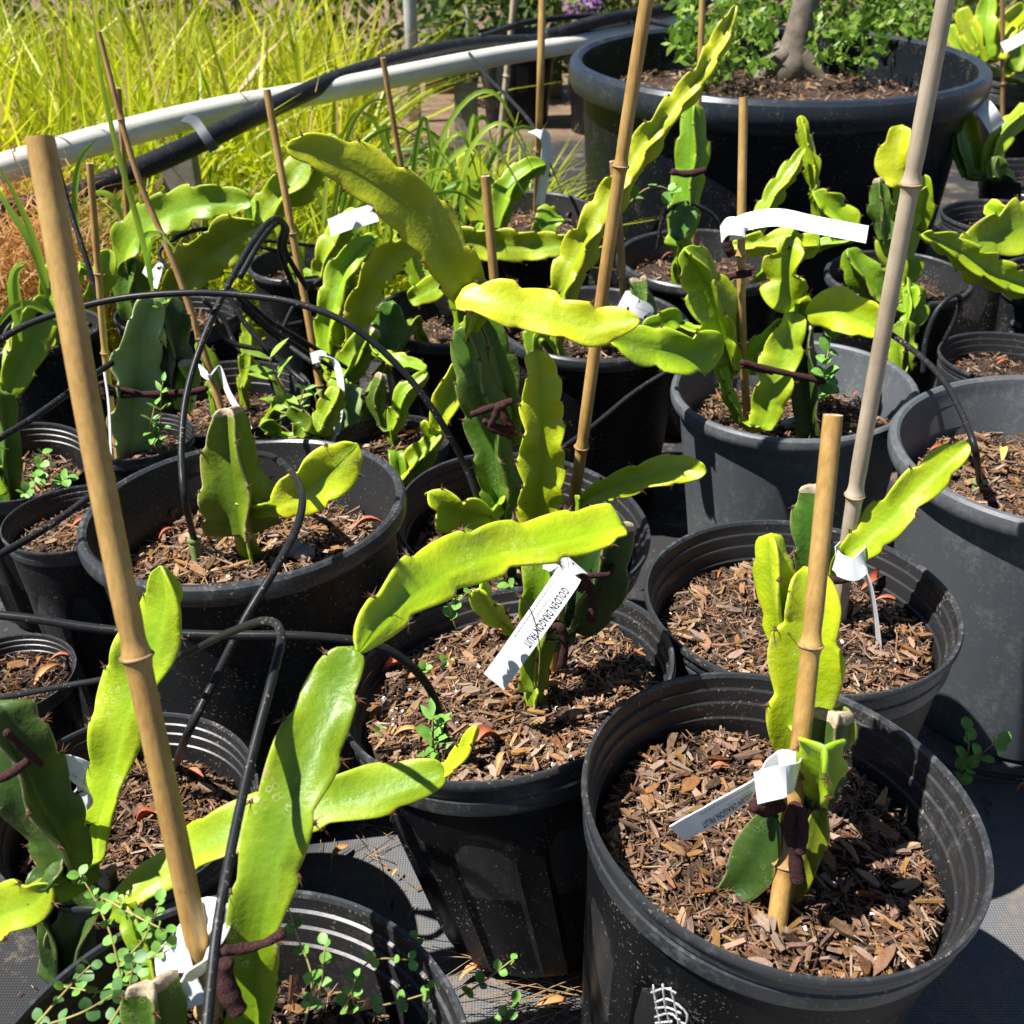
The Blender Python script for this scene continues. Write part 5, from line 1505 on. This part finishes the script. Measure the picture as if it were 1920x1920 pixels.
weed('round-leaved weed creeping over the bottom left rim beside the nearest stake', [br((230, 1850, 0.33), (210, 1760, 0.345), (180, 1690, 0.36), (150, 1640, 0.37)), br((180, 1690, 0.36), (195, 1685, 0.358), (250, 1715, 0.345), (310, 1745, 0.335)),
     br((222, 1810, 0.337), (270, 1760, 0.34), (300, 1690, 0.345)), br((228, 1835, 0.332), (290, 1790, 0.33), (310, 1770, 0.33)), br((230, 1850, 0.33), (190, 1860, 0.325), (120, 1850, 0.33))], 'round', 0.0062, 0.0085, seed=1)
weed('round-leaved weed climbing the right side of the big arching stem', [br((560, 1960, 0.30), (585, 1840, 0.32), (555, 1750, 0.335), (540, 1700, 0.34)), br((572, 1900, 0.31), (600, 1850, 0.32), (610, 1770, 0.33))], 'round', 0.0064, 0.0095, seed=2)
weed('round-leaved weed spreading from the bottom left rim towards the middle pot', [br((640, 1900, 0.33), (660, 1840, 0.34), (700, 1800, 0.345), (770, 1800, 0.35)), br((640, 1900, 0.33), (740, 1880, 0.34), (810, 1860, 0.345)), br((640, 1900, 0.33), (655, 1870, 0.332), (668, 1830, 0.335))], 'round', 0.0064, 0.0095, seed=3)
weed('round-leaved sprig at the bottom edge under the middle pot', [br((930, 1930, 0.40), (950, 1900, 0.40), (965, 1880, 0.40))], 'round', 0.0068, 0.0095, seed=5)
weed('round-leaved sprig against the left foot of the middle pot', [br((760, 1850, 0.36), (790, 1800, 0.365), (780, 1760, 0.37))], 'round', 0.0066, 0.0095, seed=6)
weed('round-leaved sprig before the front of the middle pot', [br((860, 1870, 0.37), (900, 1845, 0.375), (960, 1800, 0.38))], 'round', 0.0066, 0.0095, seed=7)
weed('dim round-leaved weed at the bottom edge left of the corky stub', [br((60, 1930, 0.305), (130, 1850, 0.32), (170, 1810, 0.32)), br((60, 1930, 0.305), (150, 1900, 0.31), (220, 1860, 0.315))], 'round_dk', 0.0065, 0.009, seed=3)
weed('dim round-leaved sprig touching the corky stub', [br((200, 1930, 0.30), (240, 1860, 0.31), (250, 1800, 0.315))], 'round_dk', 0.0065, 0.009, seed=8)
weed('tiny round-leaved sprig under the middle of the long lime branch', [br((855, 1180, 0.55), (835, 1120, 0.55), (815, 1100, 0.55))], 'round', 0.0085, 0.022, 0.0005, seed=4)
weed('tiny round-leaved sprig beside the small lime shoot of the middle pot', [br((900, 1115, 0.55), (885, 1105, 0.55), (860, 1128, 0.55))], 'round', 0.0085, 0.022, 0.0005, seed=5)
weed('thin bare runner crossing in front of the long printed tag', [br((1008, 1290, 0.562), (1012, 1215, 0.558), (995, 1145, 0.556), (955, 1098, 0.555))], 'round', 0.007, 0.3, 0.0005, seed=4)
weed('leafy green seedling at the emitter of the tilted middle pot', [[soil_pt('B', 815, 1420), atY(812, 1390, 0.545), atY(812, 1340, 0.545)]], 'lance_g', 0.017, 0.007, 0.001, seed=5)
for q, (x_, y_, lab_) in enumerate([(835, 1250, 'tiny sprout on the mulch at the back of the middle pot'), (795, 1262, 'tiny two-leaved sprout by the tube in the middle pot'), (710, 1380, 'tiny sprout at the left rim of the middle pot')]):
    weed(lab_, [[soil_pt('B', x_, y_), soil_pt('B', x_ + 3, y_ - 10, 0.006)]], 'round', 0.007, 0.01, 0.0004, seed=20 + q)
weed('reddish weed with narrow leaves behind the wide left pot', [[soil_pt('N', 545, 780), atY(535, 740, 1.13), atY(515, 700, 1.12), atY(505, 670, 1.12)], [atY(530, 730, 1.13), atY(510, 700, 1.13), atY(490, 690, 1.13)]], 'lance', 0.036, 0.034, 0.0014, seed=7)
weed('weed with small leaves at the foot of the glaucous cactus', [[soil_pt('n', 292, 832), atY(300, 800, 0.98), atY(302, 740, 0.98), atY(306, 715, 0.98)], [soil_pt('n', 292, 832), atY(284, 800, 0.97), atY(290, 760, 0.97)]], 'lance_g', 0.016, 0.020, 0.001, seed=8)
weed('pale weed hanging beside the cut stub in the worn grey pot', [[soil_pt('D', 1548, 740), atY(1545, 700, 1.03), atY(1555, 650, 1.04), atY(1560, 620, 1.04)]], 'round', 0.018, 0.016, 0.0008, seed=9)
for q, (x_, y_, x2, y2, yy, lab_) in enumerate([(70, 900, 80, 850, 0.97, 'sprout in the middle of the ringed pot'), (110, 905, 126, 896, 0.95, 'sprout at the right rim of the ringed pot'), (45, 930, 55, 915, 0.94, 'sprout at the front rim of the ringed pot')]):
    weed(lab_, [[soil_pt('M', x_, y_), atY((x_ + x2) / 2, (y_ + y2) / 2, yy), atY(x2, y2, yy)]], 'round', 0.010, 0.014, 0.0006, seed=30 + q)
weed('sprig with pale leaves in front of the huge tub', [br((1180, 380, 1.5), (1210, 355, 1.5), (1240, 350, 1.5), (1258, 360, 1.5))], 'round', 0.020, 0.024, 0.0010, seed=11)
weed('low weed on the ground at the right edge', [[Vector((0.42, 0.72, 0.0)), atY(1812, 1420, 0.70), atY(1815, 1370, 0.70)], [Vector((0.42, 0.72, 0.0)), atY(1850, 1405, 0.70), atY(1875, 1395, 0.70)]], 'round', 0.013, 0.02, 0.0007, seed=12)
weed('yellow green weed among the stems right of the arched tag', [[atY(560, 830, 1.12), atY(600, 790, 1.12), atY(590, 740, 1.12)], [atY(560, 830, 1.12), atY(530, 800, 1.12), atY(505, 800, 1.12)], [atY(560, 830, 1.12), atY(560, 770, 1.12), atY(570, 730, 1.12)]], 'lance_g', 0.015, 0.034, 0.0012, seed=13)

# ------------------------------------------------------------------ fallen leaves
def dry_leaf_mesh(m, w, curl):
    return leaf_mesh('fallen_leaf', m, lambda t: w * math.sin(math.pi * min(1, t * 0.97 + 0.02)) ** 0.8 + 0.003, curl, 6)
DRY = [dry_leaf_mesh(m, w, c_) for m in ('dry_red', 'dry_tan', 'dry_yel') for w, c_ in ((0.15, 0.9), (0.20, 1.5))]
def dry(key, px, py, size, k, yaw, label, up=0.010, pitch=0.1):
    p = soil_pt(key, px, py, up) if key else atZ(px, py, 0.006 + up * 0.4)
    o = obj('fallen_leaf', DRY[k])
    o.location = p
    o.rotation_euler = (random.uniform(-0.3, 0.3), -pitch + random.uniform(-0.15, 0.15), yaw)
    o.scale = (size * 0.85, size * random.uniform(0.6, 0.9), size * 0.85)
    tag(o, label, 'leaf', 'fallen dry leaves')
LEAVES = [
 ('B', 925, 1175, 0.034, 0, -0.8, 'rusty leaf left of the printed tag in the middle pot'),
 ('B', 715, 1250, 0.030, 1, 0.2, 'orange brown leaf at the back left of the middle pot'),
 ('B', 880, 1400, 0.030, 1, 0.6, 'curled dark red leaf beside the emitter of the middle pot'),
 ('B', 1010, 1290, 0.024, 2, 0.1, 'tan leaf at the foot of the middle pot cactus'),
 ('B', 930, 1440, 0.020, 2, 1.2, 'small orange leaf upright at the front rim of the middle pot'),
 ('B', 735, 1375, 0.026, 2, 0.1, 'tan leaf left of the emitter in the middle pot'),
 ('A', 1330, 1437, 0.016, 0, 0.0, 'small orange red leaf above the tag in the near right pot'),
 ('C', 1620, 1095, 0.032, 1, 0.5, 'red leaf nearest the white cuff tag'),
 ('C', 1640, 1120, 0.026, 0, -0.3, 'red leaf below the white cuff tag'),
 ('C', 1600, 1150, 0.022, 2, 0.9, 'tan leaf beside the foot of the tall grey stake'),
 ('C', 1690, 1110, 0.026, 0, 0.2, 'red leaf right of the edge-on tag strip'),
 ('C', 1345, 1080, 0.014, 0, 1.0, 'tiny orange leaf at the left rim of the grey stake pot'),
 ('E', 330, 910, 0.030, 0, 0.4, 'red brown leaf leaning on the back wall of the wide left pot'),
 ('E', 295, 1005, 0.022, 0, 0.6, 'thin red leaf left of the emitter in the wide pot'),
 ('E', 325, 970, 0.014, 1, 1.5, 'small round red leaf in the wide left pot'),
 ('E', 690, 930, 0.036, 2, 0.8, 'tan leaf at the right wall of the wide left pot'),
 ('E', 660, 985, 0.034, 0, 0.2, 'red leaf at the front right of the wide left pot'),
 ('G', 1880, 860, 0.030, 4, 1.2, 'yellow leaf beside the emitter in the big dusty pot'),
 ('G', 1745, 840, 0.022, 0, 0.3, 'red leaf at the left wall of the big dusty pot'),
 ('I', 250, 1540, 0.022, 1, 0.4, 'red leaf under the upright lime stem'),
 ('I', 345, 1440, 0.026, 0, -0.5, 'dark red leaf at the tube end in the lower left pot'),
 ('O', 690, 815, 0.040, 0, 0.2, 'orange leaf at the left of the small pot left of centre'),
 ('O', 722, 808, 0.042, 0, -0.3, 'rusty leaf at the back of the small pot left of centre'),
 ('O', 752, 818, 0.034, 2, 0.5, 'tan leaf in the middle of the small pot left of centre'),
 ('K', 60, 1280, 0.036, 2, 1.0, 'tan leaf in the little left edge pot'),
 ('K', 90, 1235, 0.026, 0, 0.3, 'red leaf at the right rim of the little left edge pot'),
 ('L', 130, 985, 0.034, 0, 0.5, 'red leaf in the narrow tall pot at left'),
 ('D', 1620, 705, 0.026, 0, 0.1, 'red leaf at the back wall of the worn grey pot'),
 ('D', 1600, 740, 0.018, 0, 1.1, 'small red leaf in the middle of the worn grey pot'),
 ('T', 1240, 480, 0.034, 0, 0.1, 'orange leaf below the brown-tied stem before the tub'),
 ('T', 1270, 500, 0.034, 2, 0.9, 'tan orange leaf right of the short stake before the tub'),
 ('T', 1440, 500, 0.034, 0, 0.3, 'orange leaf behind the stake of the flag tag'),
 ('S', 1060, 400, 0.042, 0, 0.1, 'orange leaf in the pot with the clear tag'),
 (None, 1030, 1830, 0.036, 0, 0.2, 'rusty leaf on the ground in front of the middle pot'),
 (None, 1085, 1850, 0.034, 0, -0.3, 'red leaf on the ground beside the near right pot'),
 (None, 620, 1605, 0.026, 2, 0.8, 'tan leaf on the ground right of the big arching stem'),
 (None, 735, 1640, 0.011, 2, 1.0, 'tiny tan leaf on the bare ground cover'),
 (None, 860, 1830, 0.030, 2, 0.4, 'tan leaf at the bottom of the middle pot'),
 (None, 1000, 1885, 0.034, 2, 0.2, 'brown leaf at the bottom edge among straw'),
 (None, 1905, 1480, 0.024, 0, 0.4, 'orange leaf on the ground at the right edge'),
 ('X', 1870, 678, 0.026, 0, 0.3, 'dry leaf in the right edge pot behind the dusty one')]
for (k_, x_, y_, s_, m_, yw_, lab_) in LEAVES:
    dry(k_, x_, y_, s_, m_, yw_, lab_)
def stone(label, p, s_, sq=(1, 0.7, 0.55), m='stone', seed=1):
    rnd = random.Random(seed)
    v = []; f = []
    nu, nv_ = 12, 7
    for i in range(nv_ + 1):
        th = math.pi * i / nv_
        for k in range(nu):
            a = 2 * math.pi * k / nu
            r = s_ * (1 + rnd.uniform(-0.16, 0.16))
            v.append((r * sq[0] * math.sin(th) * math.cos(a), r * sq[1] * math.sin(th) * math.sin(a), r * sq[2] * math.cos(th)))
    for i in range(nv_):
        for k in range(nu):
            f.append((i * nu + k, (i + 1) * nu + k, (i + 1) * nu + (k + 1) % nu, i * nu + (k + 1) % nu))
    o = obj('stone', mesh('stone', v, f, m, True))
    o.location = p
    o.rotation_euler = (rnd.uniform(-.3, .3), rnd.uniform(-.3, .3), rnd.uniform(0, 6))
    tag(o, label, 'stone')
stone('grey pebble on the mulch at the front of the wide left pot', soil_pt('E', 565, 1035, 0.006), 0.014, seed=3)
stone('pale crumbled lump at the foot of the cut stub', soil_pt('E', 412, 985, 0.010), 0.013, (0.8, 0.7, 1.1), 'cork', seed=5)
stone('white pebble beside the curled tag at lower left', soil_pt('I', 150, 1545, 0.004), 0.008, seed=7)
stone('pale flat stone at the front of the worn grey pot', soil_pt('D', 1490, 792, 0.006), 0.018, (1.3, 0.6, 0.4), seed=9)

# ------------------------------------------------------------------ litter on the ground
def ground_litter():
    rng = np.random.default_rng(21)
    n = 5200
    x = rng.uniform(-0.8, 0.9, n); y = rng.uniform(0.30, 1.9, n)
    keep = (rng.uniform(0, 1, n) < 0.30 + 0.5 * (np.sin(x * 9 + 1) * np.sin(y * 7 + 2) > 0.15))
    # open bare fabric at the lower right and left of the middle pot
    keep &= ~((x > 0.27) & (y < 0.62) & (rng.uniform(0, 1, n) < 0.985))
    x, y = x[keep], y[keep]; n = len(x)
    h = chip_dims(rng, n, 0.003, 0.016)
    c = np.stack([x, y, 0.002 + rng.uniform(0, 0.003, n)], 1)
    v, f = boxes(rng, c, h, rng.uniform(0, 6.28, n), rng.normal(0, 0.15, n), rng.normal(0, 0.3, n))
    o = obj('bark_litter', mesh('bark_litter', v, f.tolist(), 'chips', False, attrs={'tint': np.repeat(rng.beta(1.6, 2, n), 8)}))
    tag(o, 'bark crumbs scattered on the ground cover between the pots', 'litter', None, 'stuff')
    # dry straw and roots at the foot of the middle pot
    V = []; F = []
    rnd = random.Random(4)
    for i in range(60):
        c0 = atZ(rnd.uniform(880, 1110), rnd.uniform(1780, 1920), 0.004 + rnd.uniform(0, 0.012))
        a = rnd.uniform(-0.6, 0.6); l = rnd.uniform(0.02, 0.07)
        d = Vector((math.cos(a), math.sin(a), 0)) * l
        g = tube_geo(catmull([c0 - d, c0 + Vector((0, 0, rnd.uniform(0, 0.012))), c0 + d * 0.7 + Vector((0, rnd.uniform(-.01, .01), 0))], 6), 0.0004, 4)
        V, F = merge((V, F), g)
    for i in range(18):
        c0 = atZ(rnd.uniform(560, 760), rnd.uniform(1540, 1640), 0.003)
        a = rnd.uniform(0, 6.28); l = rnd.uniform(0.008, 0.035)
        d = Vector((math.cos(a), math.sin(a), 0)) * l
        V, F = merge((V, F), tube_geo(catmull([c0 - d, c0 + Vector((0, 0, 0.003)), c0 + d], 5), 0.0004, 4))
    o = obj('straw', mesh('straw', V, F, 'straw', True))
    tag(o, 'dry straw and root strands at the foot of the tilted pot', 'straw', None, 'stuff')
ground_litter()

# ------------------------------------------------------------------ grass behind the pipes
def blades(rng, base, height, lean, width, segs=4, curve=0.6):
    """ribbons: base (n,3), height (n), lean (n,2) sideways reach as a share of height"""
    n = len(base)
    t = np.linspace(0, 1, segs + 1)
    az = rng.uniform(0, 2 * np.pi, n)
    V = np.zeros((n, segs + 1, 2, 3))
    wd = np.stack([np.cos(az), np.sin(az), np.zeros(n)], 1)
    for i, tt in enumerate(t):
        sag = tt ** 2 * curve
        c = base + np.stack([lean[:, 0] * height * tt ** 1.7, lean[:, 1] * height * tt ** 1.7, height * (tt - 0.35 * sag * np.hypot(lean[:, 0], lean[:, 1]))], 1)
        w = (width * (1 - tt ** 1.6) * 0.5 + 0.0003)[:, None] * wd
        V[:, i, 0] = c - w; V[:, i, 1] = c + w
    F = []
    per = (segs + 1) * 2
    b_ = np.arange(n)[:, None] * per
    q = []
    for i in range(segs):
        q.append(np.stack([i * 2 + 0 * b_[:, 0] + b_[:, 0], i * 2 + 1 + b_[:, 0], i * 2 + 3 + b_[:, 0], i * 2 + 2 + b_[:, 0]], 1))
    return V.reshape(-1, 3), np.concatenate(q).tolist(), per
def grass():
    rng = np.random.default_rng(11)
    nc = 300
    cy_ = 1.95 + 2.9 * rng.uniform(0, 1, nc) ** 1.3
    cx_ = -0.07 * (cy_ - 1.9) - 0.34 - rng.uniform(0, 1, nc) ** 0.9 * (1.7 + 0.4 * (cy_ - 2))
    yl = 2.23 + 0.9 * (cx_ + 0.55) * (cx_ > -0.9) + (cx_ <= -0.9) * (-0.315 + 0.25 * (cx_ + 0.9))
    ok = cy_ > yl + 0.05
    cx_, cy_ = cx_[ok], cy_[ok]; nc = len(cx_)
    per_c = 26
    kk = np.repeat(np.arange(nc), per_c); n = len(kk)
    az0 = rng.uniform(0, 6.28, n); rad = rng.uniform(0, 0.05, n)
    x = cx_[kk] + rad * np.cos(az0); y = cy_[kk] + rad * np.sin(az0)
    h = rng.uniform(0.28, 0.62, n) * rng.uniform(0.75, 1.15, nc)[kk]
    reach = np.abs(rng.normal(0.45, 0.45, n))
    lean = np.stack([reach * np.cos(az0), reach * np.sin(az0)], 1) + rng.normal(0, 0.12, (n, 2))
    v, f, per = blades(rng, np.stack([x, y, np.zeros(n)], 1), h, lean, rng.uniform(0.009, 0.027, n), 5, 0.9)
    ctint = rng.uniform(-0.2, 0.2, nc)[kk]
    tint = np.clip(rng.beta(1.5, 1.5, n) * 0.85 + ctint + (rng.uniform(0, 1, n) < 0.08) * 0.5, 0, 1)
    o = obj('grass', mesh('grass', v, f, 'grass', True, attrs={'tint': np.repeat(tint, per)}))
    tag(o, 'thick yellow green sedge grass behind the white pipe', 'grass', None, 'stuff')
    # lower weedy grass under and in front of the pipes
    n = 5600
    x = rng.uniform(-1.0, 0.08, n); y = rng.uniform(1.55, 2.6, n)
    ok = (y > 1.72 + 0.55 * (x + 0.7))
    for k_ in ('R', 'S', 'r', 'Z', 'P'):
        p = POTS[k_]
        ok &= np.hypot(x - p['x'], y - p['y']) > p['R'] + 0.02
    ok &= x < 0.06
    x, y = x[ok], y[ok]; n = len(x)
    h = rng.uniform(0.08, 0.36, n)
    v, f, per = blades(rng, np.stack([x, y, np.zeros(n)], 1), h, rng.normal(0, 0.6, (n, 2)), rng.uniform(0.005, 0.013, n))
    o = obj('low_grass', mesh('low_grass', v, f, 'grass', True, attrs={'tint': np.repeat(np.clip(rng.beta(2, 2.5, n) * 0.85, 0, 1), per)}))
    tag(o, 'low weedy grass in the shade under the pipes', 'grass', None, 'stuff')
    # orange brown fluff of dry seed heads at the far left
    n = 12000
    cx = 7 + rng.choice(33, n)
    cxs = np.stack([rng.uniform(-1.5, -0.72, 40), rng.uniform(1.5, 2.5, 40), rng.uniform(0.10, 0.42, 40)], 1)
    cxs[:, 1] = 1.56 + 0.9 * rng.uniform(0, 1, 40) ** 1.5
    cxs[:, 0] = -0.45 * cxs[:, 1] - rng.uniform(-0.02, 0.30, 40)
    cxs[:7, 2] = rng.uniform(0.30, 0.44, 7); cxs[:7, 1] = rng.uniform(2.0, 2.6, 7); cxs[:7, 0] = -0.40 * cxs[:7, 1] - rng.uniform(-0.10, 0.12, 7)
    cxs[7:, 2] = np.minimum(cxs[7:, 2], 0.26)
    keepc = cxs[:, 1] > 1.52
    c = cxs[cx] + rng.normal(0, 0.055, (n, 3))
    c[:, 2] = np.maximum(0.0, c[:, 2])
    v, f, per = blades(rng, c, rng.uniform(0.012, 0.05, n), rng.normal(0, 1.2, (n, 2)), rng.uniform(0.0014, 0.0034, n), 2)
    o = obj('dry_fluff', mesh('dry_fluff', v, f, 'fluff', True, attrs={'tint': np.repeat(rng.uniform(0, 1, n), per)}))
    tag(o, 'orange brown fluff of dry seed heads at the left edge', 'dry grass', None, 'stuff')
grass()
def grass_blade_plant(label, blist, wid=0.008, seed=0):
    """single green blades one can follow: each is a part"""
    root = thing('grass_plant', label, 'grass', blist[0][0], 'single grass plants among the pots')
    rnd = random.Random(seed)
    for pts in blist:
        P = catmull(pts, 26)
        T, Nn = frames(P, (CAM - P[13]).normalized())
        a = rnd.uniform(-0.7, 0.7)
        V = []; F = []
        for i in range(26):
            t = i / 25
            B = T[i].cross(Nn[i]); wd = B * math.cos(a) + Nn[i] * math.sin(a)
            nn = T[i].cross(wd)
            w = wid * 0.5 * min(1, 0.35 + t * 3) * (1 - t ** 3) + 0.0003
            V += [P[i] - wd * w, P[i] + nn * w * 0.3, P[i] + wd * w]
        for i in range(25):
            for k in range(2):
                q = i * 3 + k
                F.append((q, q + 1, q + 4, q + 3))
        part('blade', mesh('blade', V, F, 'blade', True, attrs={'tint': [rnd.random()] * len(V)}), root)
grass_blade_plant('tall green grass blades crossing the slanting brown stakes', [
    ypts((290, 560, 1.15), (262, 430, 1.15), (225, 300, 1.16), (190, 150, 1.17), (172, 0, 1.18)), ypts((150, 470, 1.16), (140, 380, 1.16), (150, 300, 1.16), (185, 258, 1.15)),
    ypts((262, 480, 1.17), (270, 445, 1.17), (300, 440, 1.16), (330, 470, 1.15)), ypts((230, 410, 1.18), (210, 370, 1.18), (180, 362, 1.17), (150, 385, 1.16)), ypts((285, 540, 1.14), (278, 480, 1.14), (290, 440, 1.14))], 0.007, 1)
grass_blade_plant('green grass blades arching at the left edge', [
    ypts((90, 540, 1.1), (60, 440, 1.1), (20, 350, 1.1), (-10, 300, 1.1)), ypts((40, 640, 1.12), (20, 540, 1.12), (35, 495, 1.12), (75, 488, 1.12)), ypts((38, 600, 1.1), (30, 520, 1.1), (50, 495, 1.1)),
    ypts((90, 560, 1.12), (65, 470, 1.12), (10, 380, 1.13), (-20, 330, 1.14)), ypts((110, 600, 1.1), (60, 570, 1.1), (20, 580, 1.1), (-10, 620, 1.1))], 0.009, 2)
rb = random.Random(9)
bl = []
for i in range(44):
    bx = rb.uniform(600, 900); by = rb.uniform(420, 500); yy = rb.uniform(1.7, 1.95)
    dx = rb.uniform(-150, 190); hh = rb.uniform(90, 260)
    bl.append(ypts((bx, by, yy), (bx + dx * 0.3, by - hh * 0.75, yy), (bx + dx * 0.75, by - hh, yy), (bx + dx * 1.15, by - hh * rb.uniform(0.45, 0.9), yy)))
grass_blade_plant('spray of arching green blades in front of the white pipe', bl, 0.009, 3)

# ------------------------------------------------------------------ plants in and behind the huge tub
def leaf_cloud(name, label, cat, centres, n, size, m, seed, trunk=None, kind=None, group=None):
    rng = np.random.default_rng(seed)
    C_ = np.array([c[:3] for c in centres]); Rr = np.array([c[3] for c in centres])
    pr = Rr ** 2 / (Rr ** 2).sum()
    k = rng.choice(len(centres), n, p=pr)
    d = rng.normal(0, 1, (n, 3)); d /= np.linalg.norm(d, axis=1)[:, None]
    c = C_[k] + d * (Rr[k] * rng.uniform(0.25, 1.0, n) ** 0.5)[:, None]
    c[:, 2] = np.maximum(c[:, 2], 0.02)
    a = rng.normal(0, 1, (n, 3)); a /= np.linalg.norm(a, axis=1)[:, None]
    b_ = np.cross(a, rng.normal(0, 1, (n, 3))); b_ /= np.linalg.norm(b_, axis=1)[:, None]
    s_ = (size * rng.uniform(0.6, 1.3, n))[:, None]
    V = np.stack([c - a * s_, c + b_ * s_ * 0.45, c + a * s_, c - b_ * s_ * 0.45], 1).reshape(-1, 3)
    F = (np.arange(n)[:, None] * 4 + np.arange(4)[None]).tolist()
    at = np.repeat(rng.uniform(0, 1, n), 4)
    root = thing(name, label, cat, tuple(C_[0] * np.array([1, 1, 0])), group)
    part('crown', mesh('crown', V, F, m, True, attrs={'tint': at}), root)
    for (pts, r0, r1) in (trunk or []):
        P = catmull([Vector(p) for p in pts], 16)
        v, f = tube_geo(P, [r0 + (r1 - r0) * i / 15 for i in range(16)], 12)
        part('trunk', mesh('trunk', v, f, 'bark', True), root)
    return root
hz = POTS['H']['soil']
tree = thing('tree', 'young tree trunk with flared roots growing in the huge tub', 'tree', soil_pt('H', 1478, 142))
tb = soil_pt('H', 1478, 142)
Pt = [tb + Vector((0, 0, -0.02)), tb + Vector((0.005, 0, 0.05)), tb + Vector((0.02, 0, 0.16)), tb + Vector((0.03, 0.02, 0.5)), tb + Vector((0.02, 0.03, 1.1))]
v, f = tube_geo(catmull(Pt, 20), [0.065, 0.042, 0.034, 0.031, 0.03] + [0.029] * 15, 14)
part('trunk', mesh('trunk', v, f, 'bark', True), tree)
for (dx, dy) in ((-0.09, -0.03), (0.08, -0.04), (0.05, 0.08), (-0.06, 0.08)):
    v, f = tube_geo(catmull([tb + Vector((dx * 0.2, dy * 0.2, 0.05)), tb + Vector((dx * 0.6, dy * 0.6, 0.015)), tb + Vector((dx, dy, -0.012))], 8), [0.03, 0.028, 0.026, 0.024, 0.02, 0.017, 0.012, 0.008], 10)
    part('root', mesh('root', v, f, 'bark', True), tree)
def cl(px, py, Y, r):
    p = atY(px, py, Y); return (p.x, p.y, p.z, r)
leaf_cloud('weed', 'mat of leafy green weeds round the trunk in the huge tub', 'weed', [cl(1330, 100, 2.4, 0.07), cl(1390, 70, 2.45, 0.08), cl(1425, 110, 2.3, 0.04), cl(1555, 70, 2.45, 0.06), cl(1620, 80, 2.5, 0.07), cl(1680, 60, 2.6, 0.06), cl(1410, 10, 2.75, 0.10), cl(1590, 20, 2.7, 0.10), cl(1340, 20, 2.6, 0.10), cl(1500, 20, 2.8, 0.06), cl(1290, 60, 2.5, 0.07), cl(1700, 20, 2.7, 0.10)], 1500, 0.015, 'foliage', 3)
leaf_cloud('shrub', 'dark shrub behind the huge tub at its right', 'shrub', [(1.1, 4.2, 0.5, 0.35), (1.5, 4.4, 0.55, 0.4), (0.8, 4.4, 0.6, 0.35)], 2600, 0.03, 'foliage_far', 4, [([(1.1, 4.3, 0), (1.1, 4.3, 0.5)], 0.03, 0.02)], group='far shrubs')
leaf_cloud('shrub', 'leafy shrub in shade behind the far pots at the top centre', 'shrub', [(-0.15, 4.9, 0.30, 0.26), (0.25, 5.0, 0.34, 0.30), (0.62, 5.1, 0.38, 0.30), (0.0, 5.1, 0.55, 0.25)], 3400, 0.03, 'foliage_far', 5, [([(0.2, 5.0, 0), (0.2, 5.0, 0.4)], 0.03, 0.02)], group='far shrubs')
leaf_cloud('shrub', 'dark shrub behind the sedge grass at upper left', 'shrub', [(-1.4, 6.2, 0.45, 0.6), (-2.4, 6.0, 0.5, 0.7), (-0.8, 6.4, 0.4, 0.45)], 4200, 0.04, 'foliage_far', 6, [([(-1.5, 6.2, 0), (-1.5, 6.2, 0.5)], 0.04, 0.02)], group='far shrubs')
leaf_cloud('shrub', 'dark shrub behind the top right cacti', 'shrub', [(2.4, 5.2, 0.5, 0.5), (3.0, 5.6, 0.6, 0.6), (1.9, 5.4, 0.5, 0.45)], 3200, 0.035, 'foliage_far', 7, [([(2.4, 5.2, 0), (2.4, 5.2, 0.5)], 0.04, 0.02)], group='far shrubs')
# posts and a far trunk at the top edge
for (px, Y, r, m, nm, lab) in ((770, 4.4, 0.026, 'fabricpost', 'post', 'pale grey post at the top edge behind the pipes'), (880, 4.9, 0.015, 'fabricpost', 'post', 'thin pale post at the top edge')):
    p = atY(px, 40, Y)
    root = thing(nm, lab, 'post', (p.x, p.y, 0))
    v, f = tube_geo([Vector((p.x, p.y, z)) for z in (0, 0.4, 1.0, 1.6)], r, 12)
    part('shaft', mesh('shaft', v, f, m, True), root)
p = atY(832, 20, 5.2)
root = thing('tree', 'brown tree trunk beyond the grey post', 'tree', (p.x, p.y, 0))
v, f = tube_geo([Vector((p.x, p.y, z)) for z in (0, 0.3, 0.9, 1.8)], [0.10, 0.085, 0.08, 0.075], 14)
part('trunk', mesh('trunk', v, f, 'bark', True), root)
leaf_cloud('flowering_plant', 'small plant with purple flowers at the top edge', 'plant', [cl(1090, 8, 4.6, 0.08), cl(1120, 2, 4.6, 0.06)], 90, 0.016, 'flower', 8, [([(cl(1090, 8, 4.6, 0)[0], 4.6, 0), (cl(1090, 8, 4.6, 0)[0], 4.6, cl(1090, 8, 4.6, 0)[2])], 0.006, 0.004)])
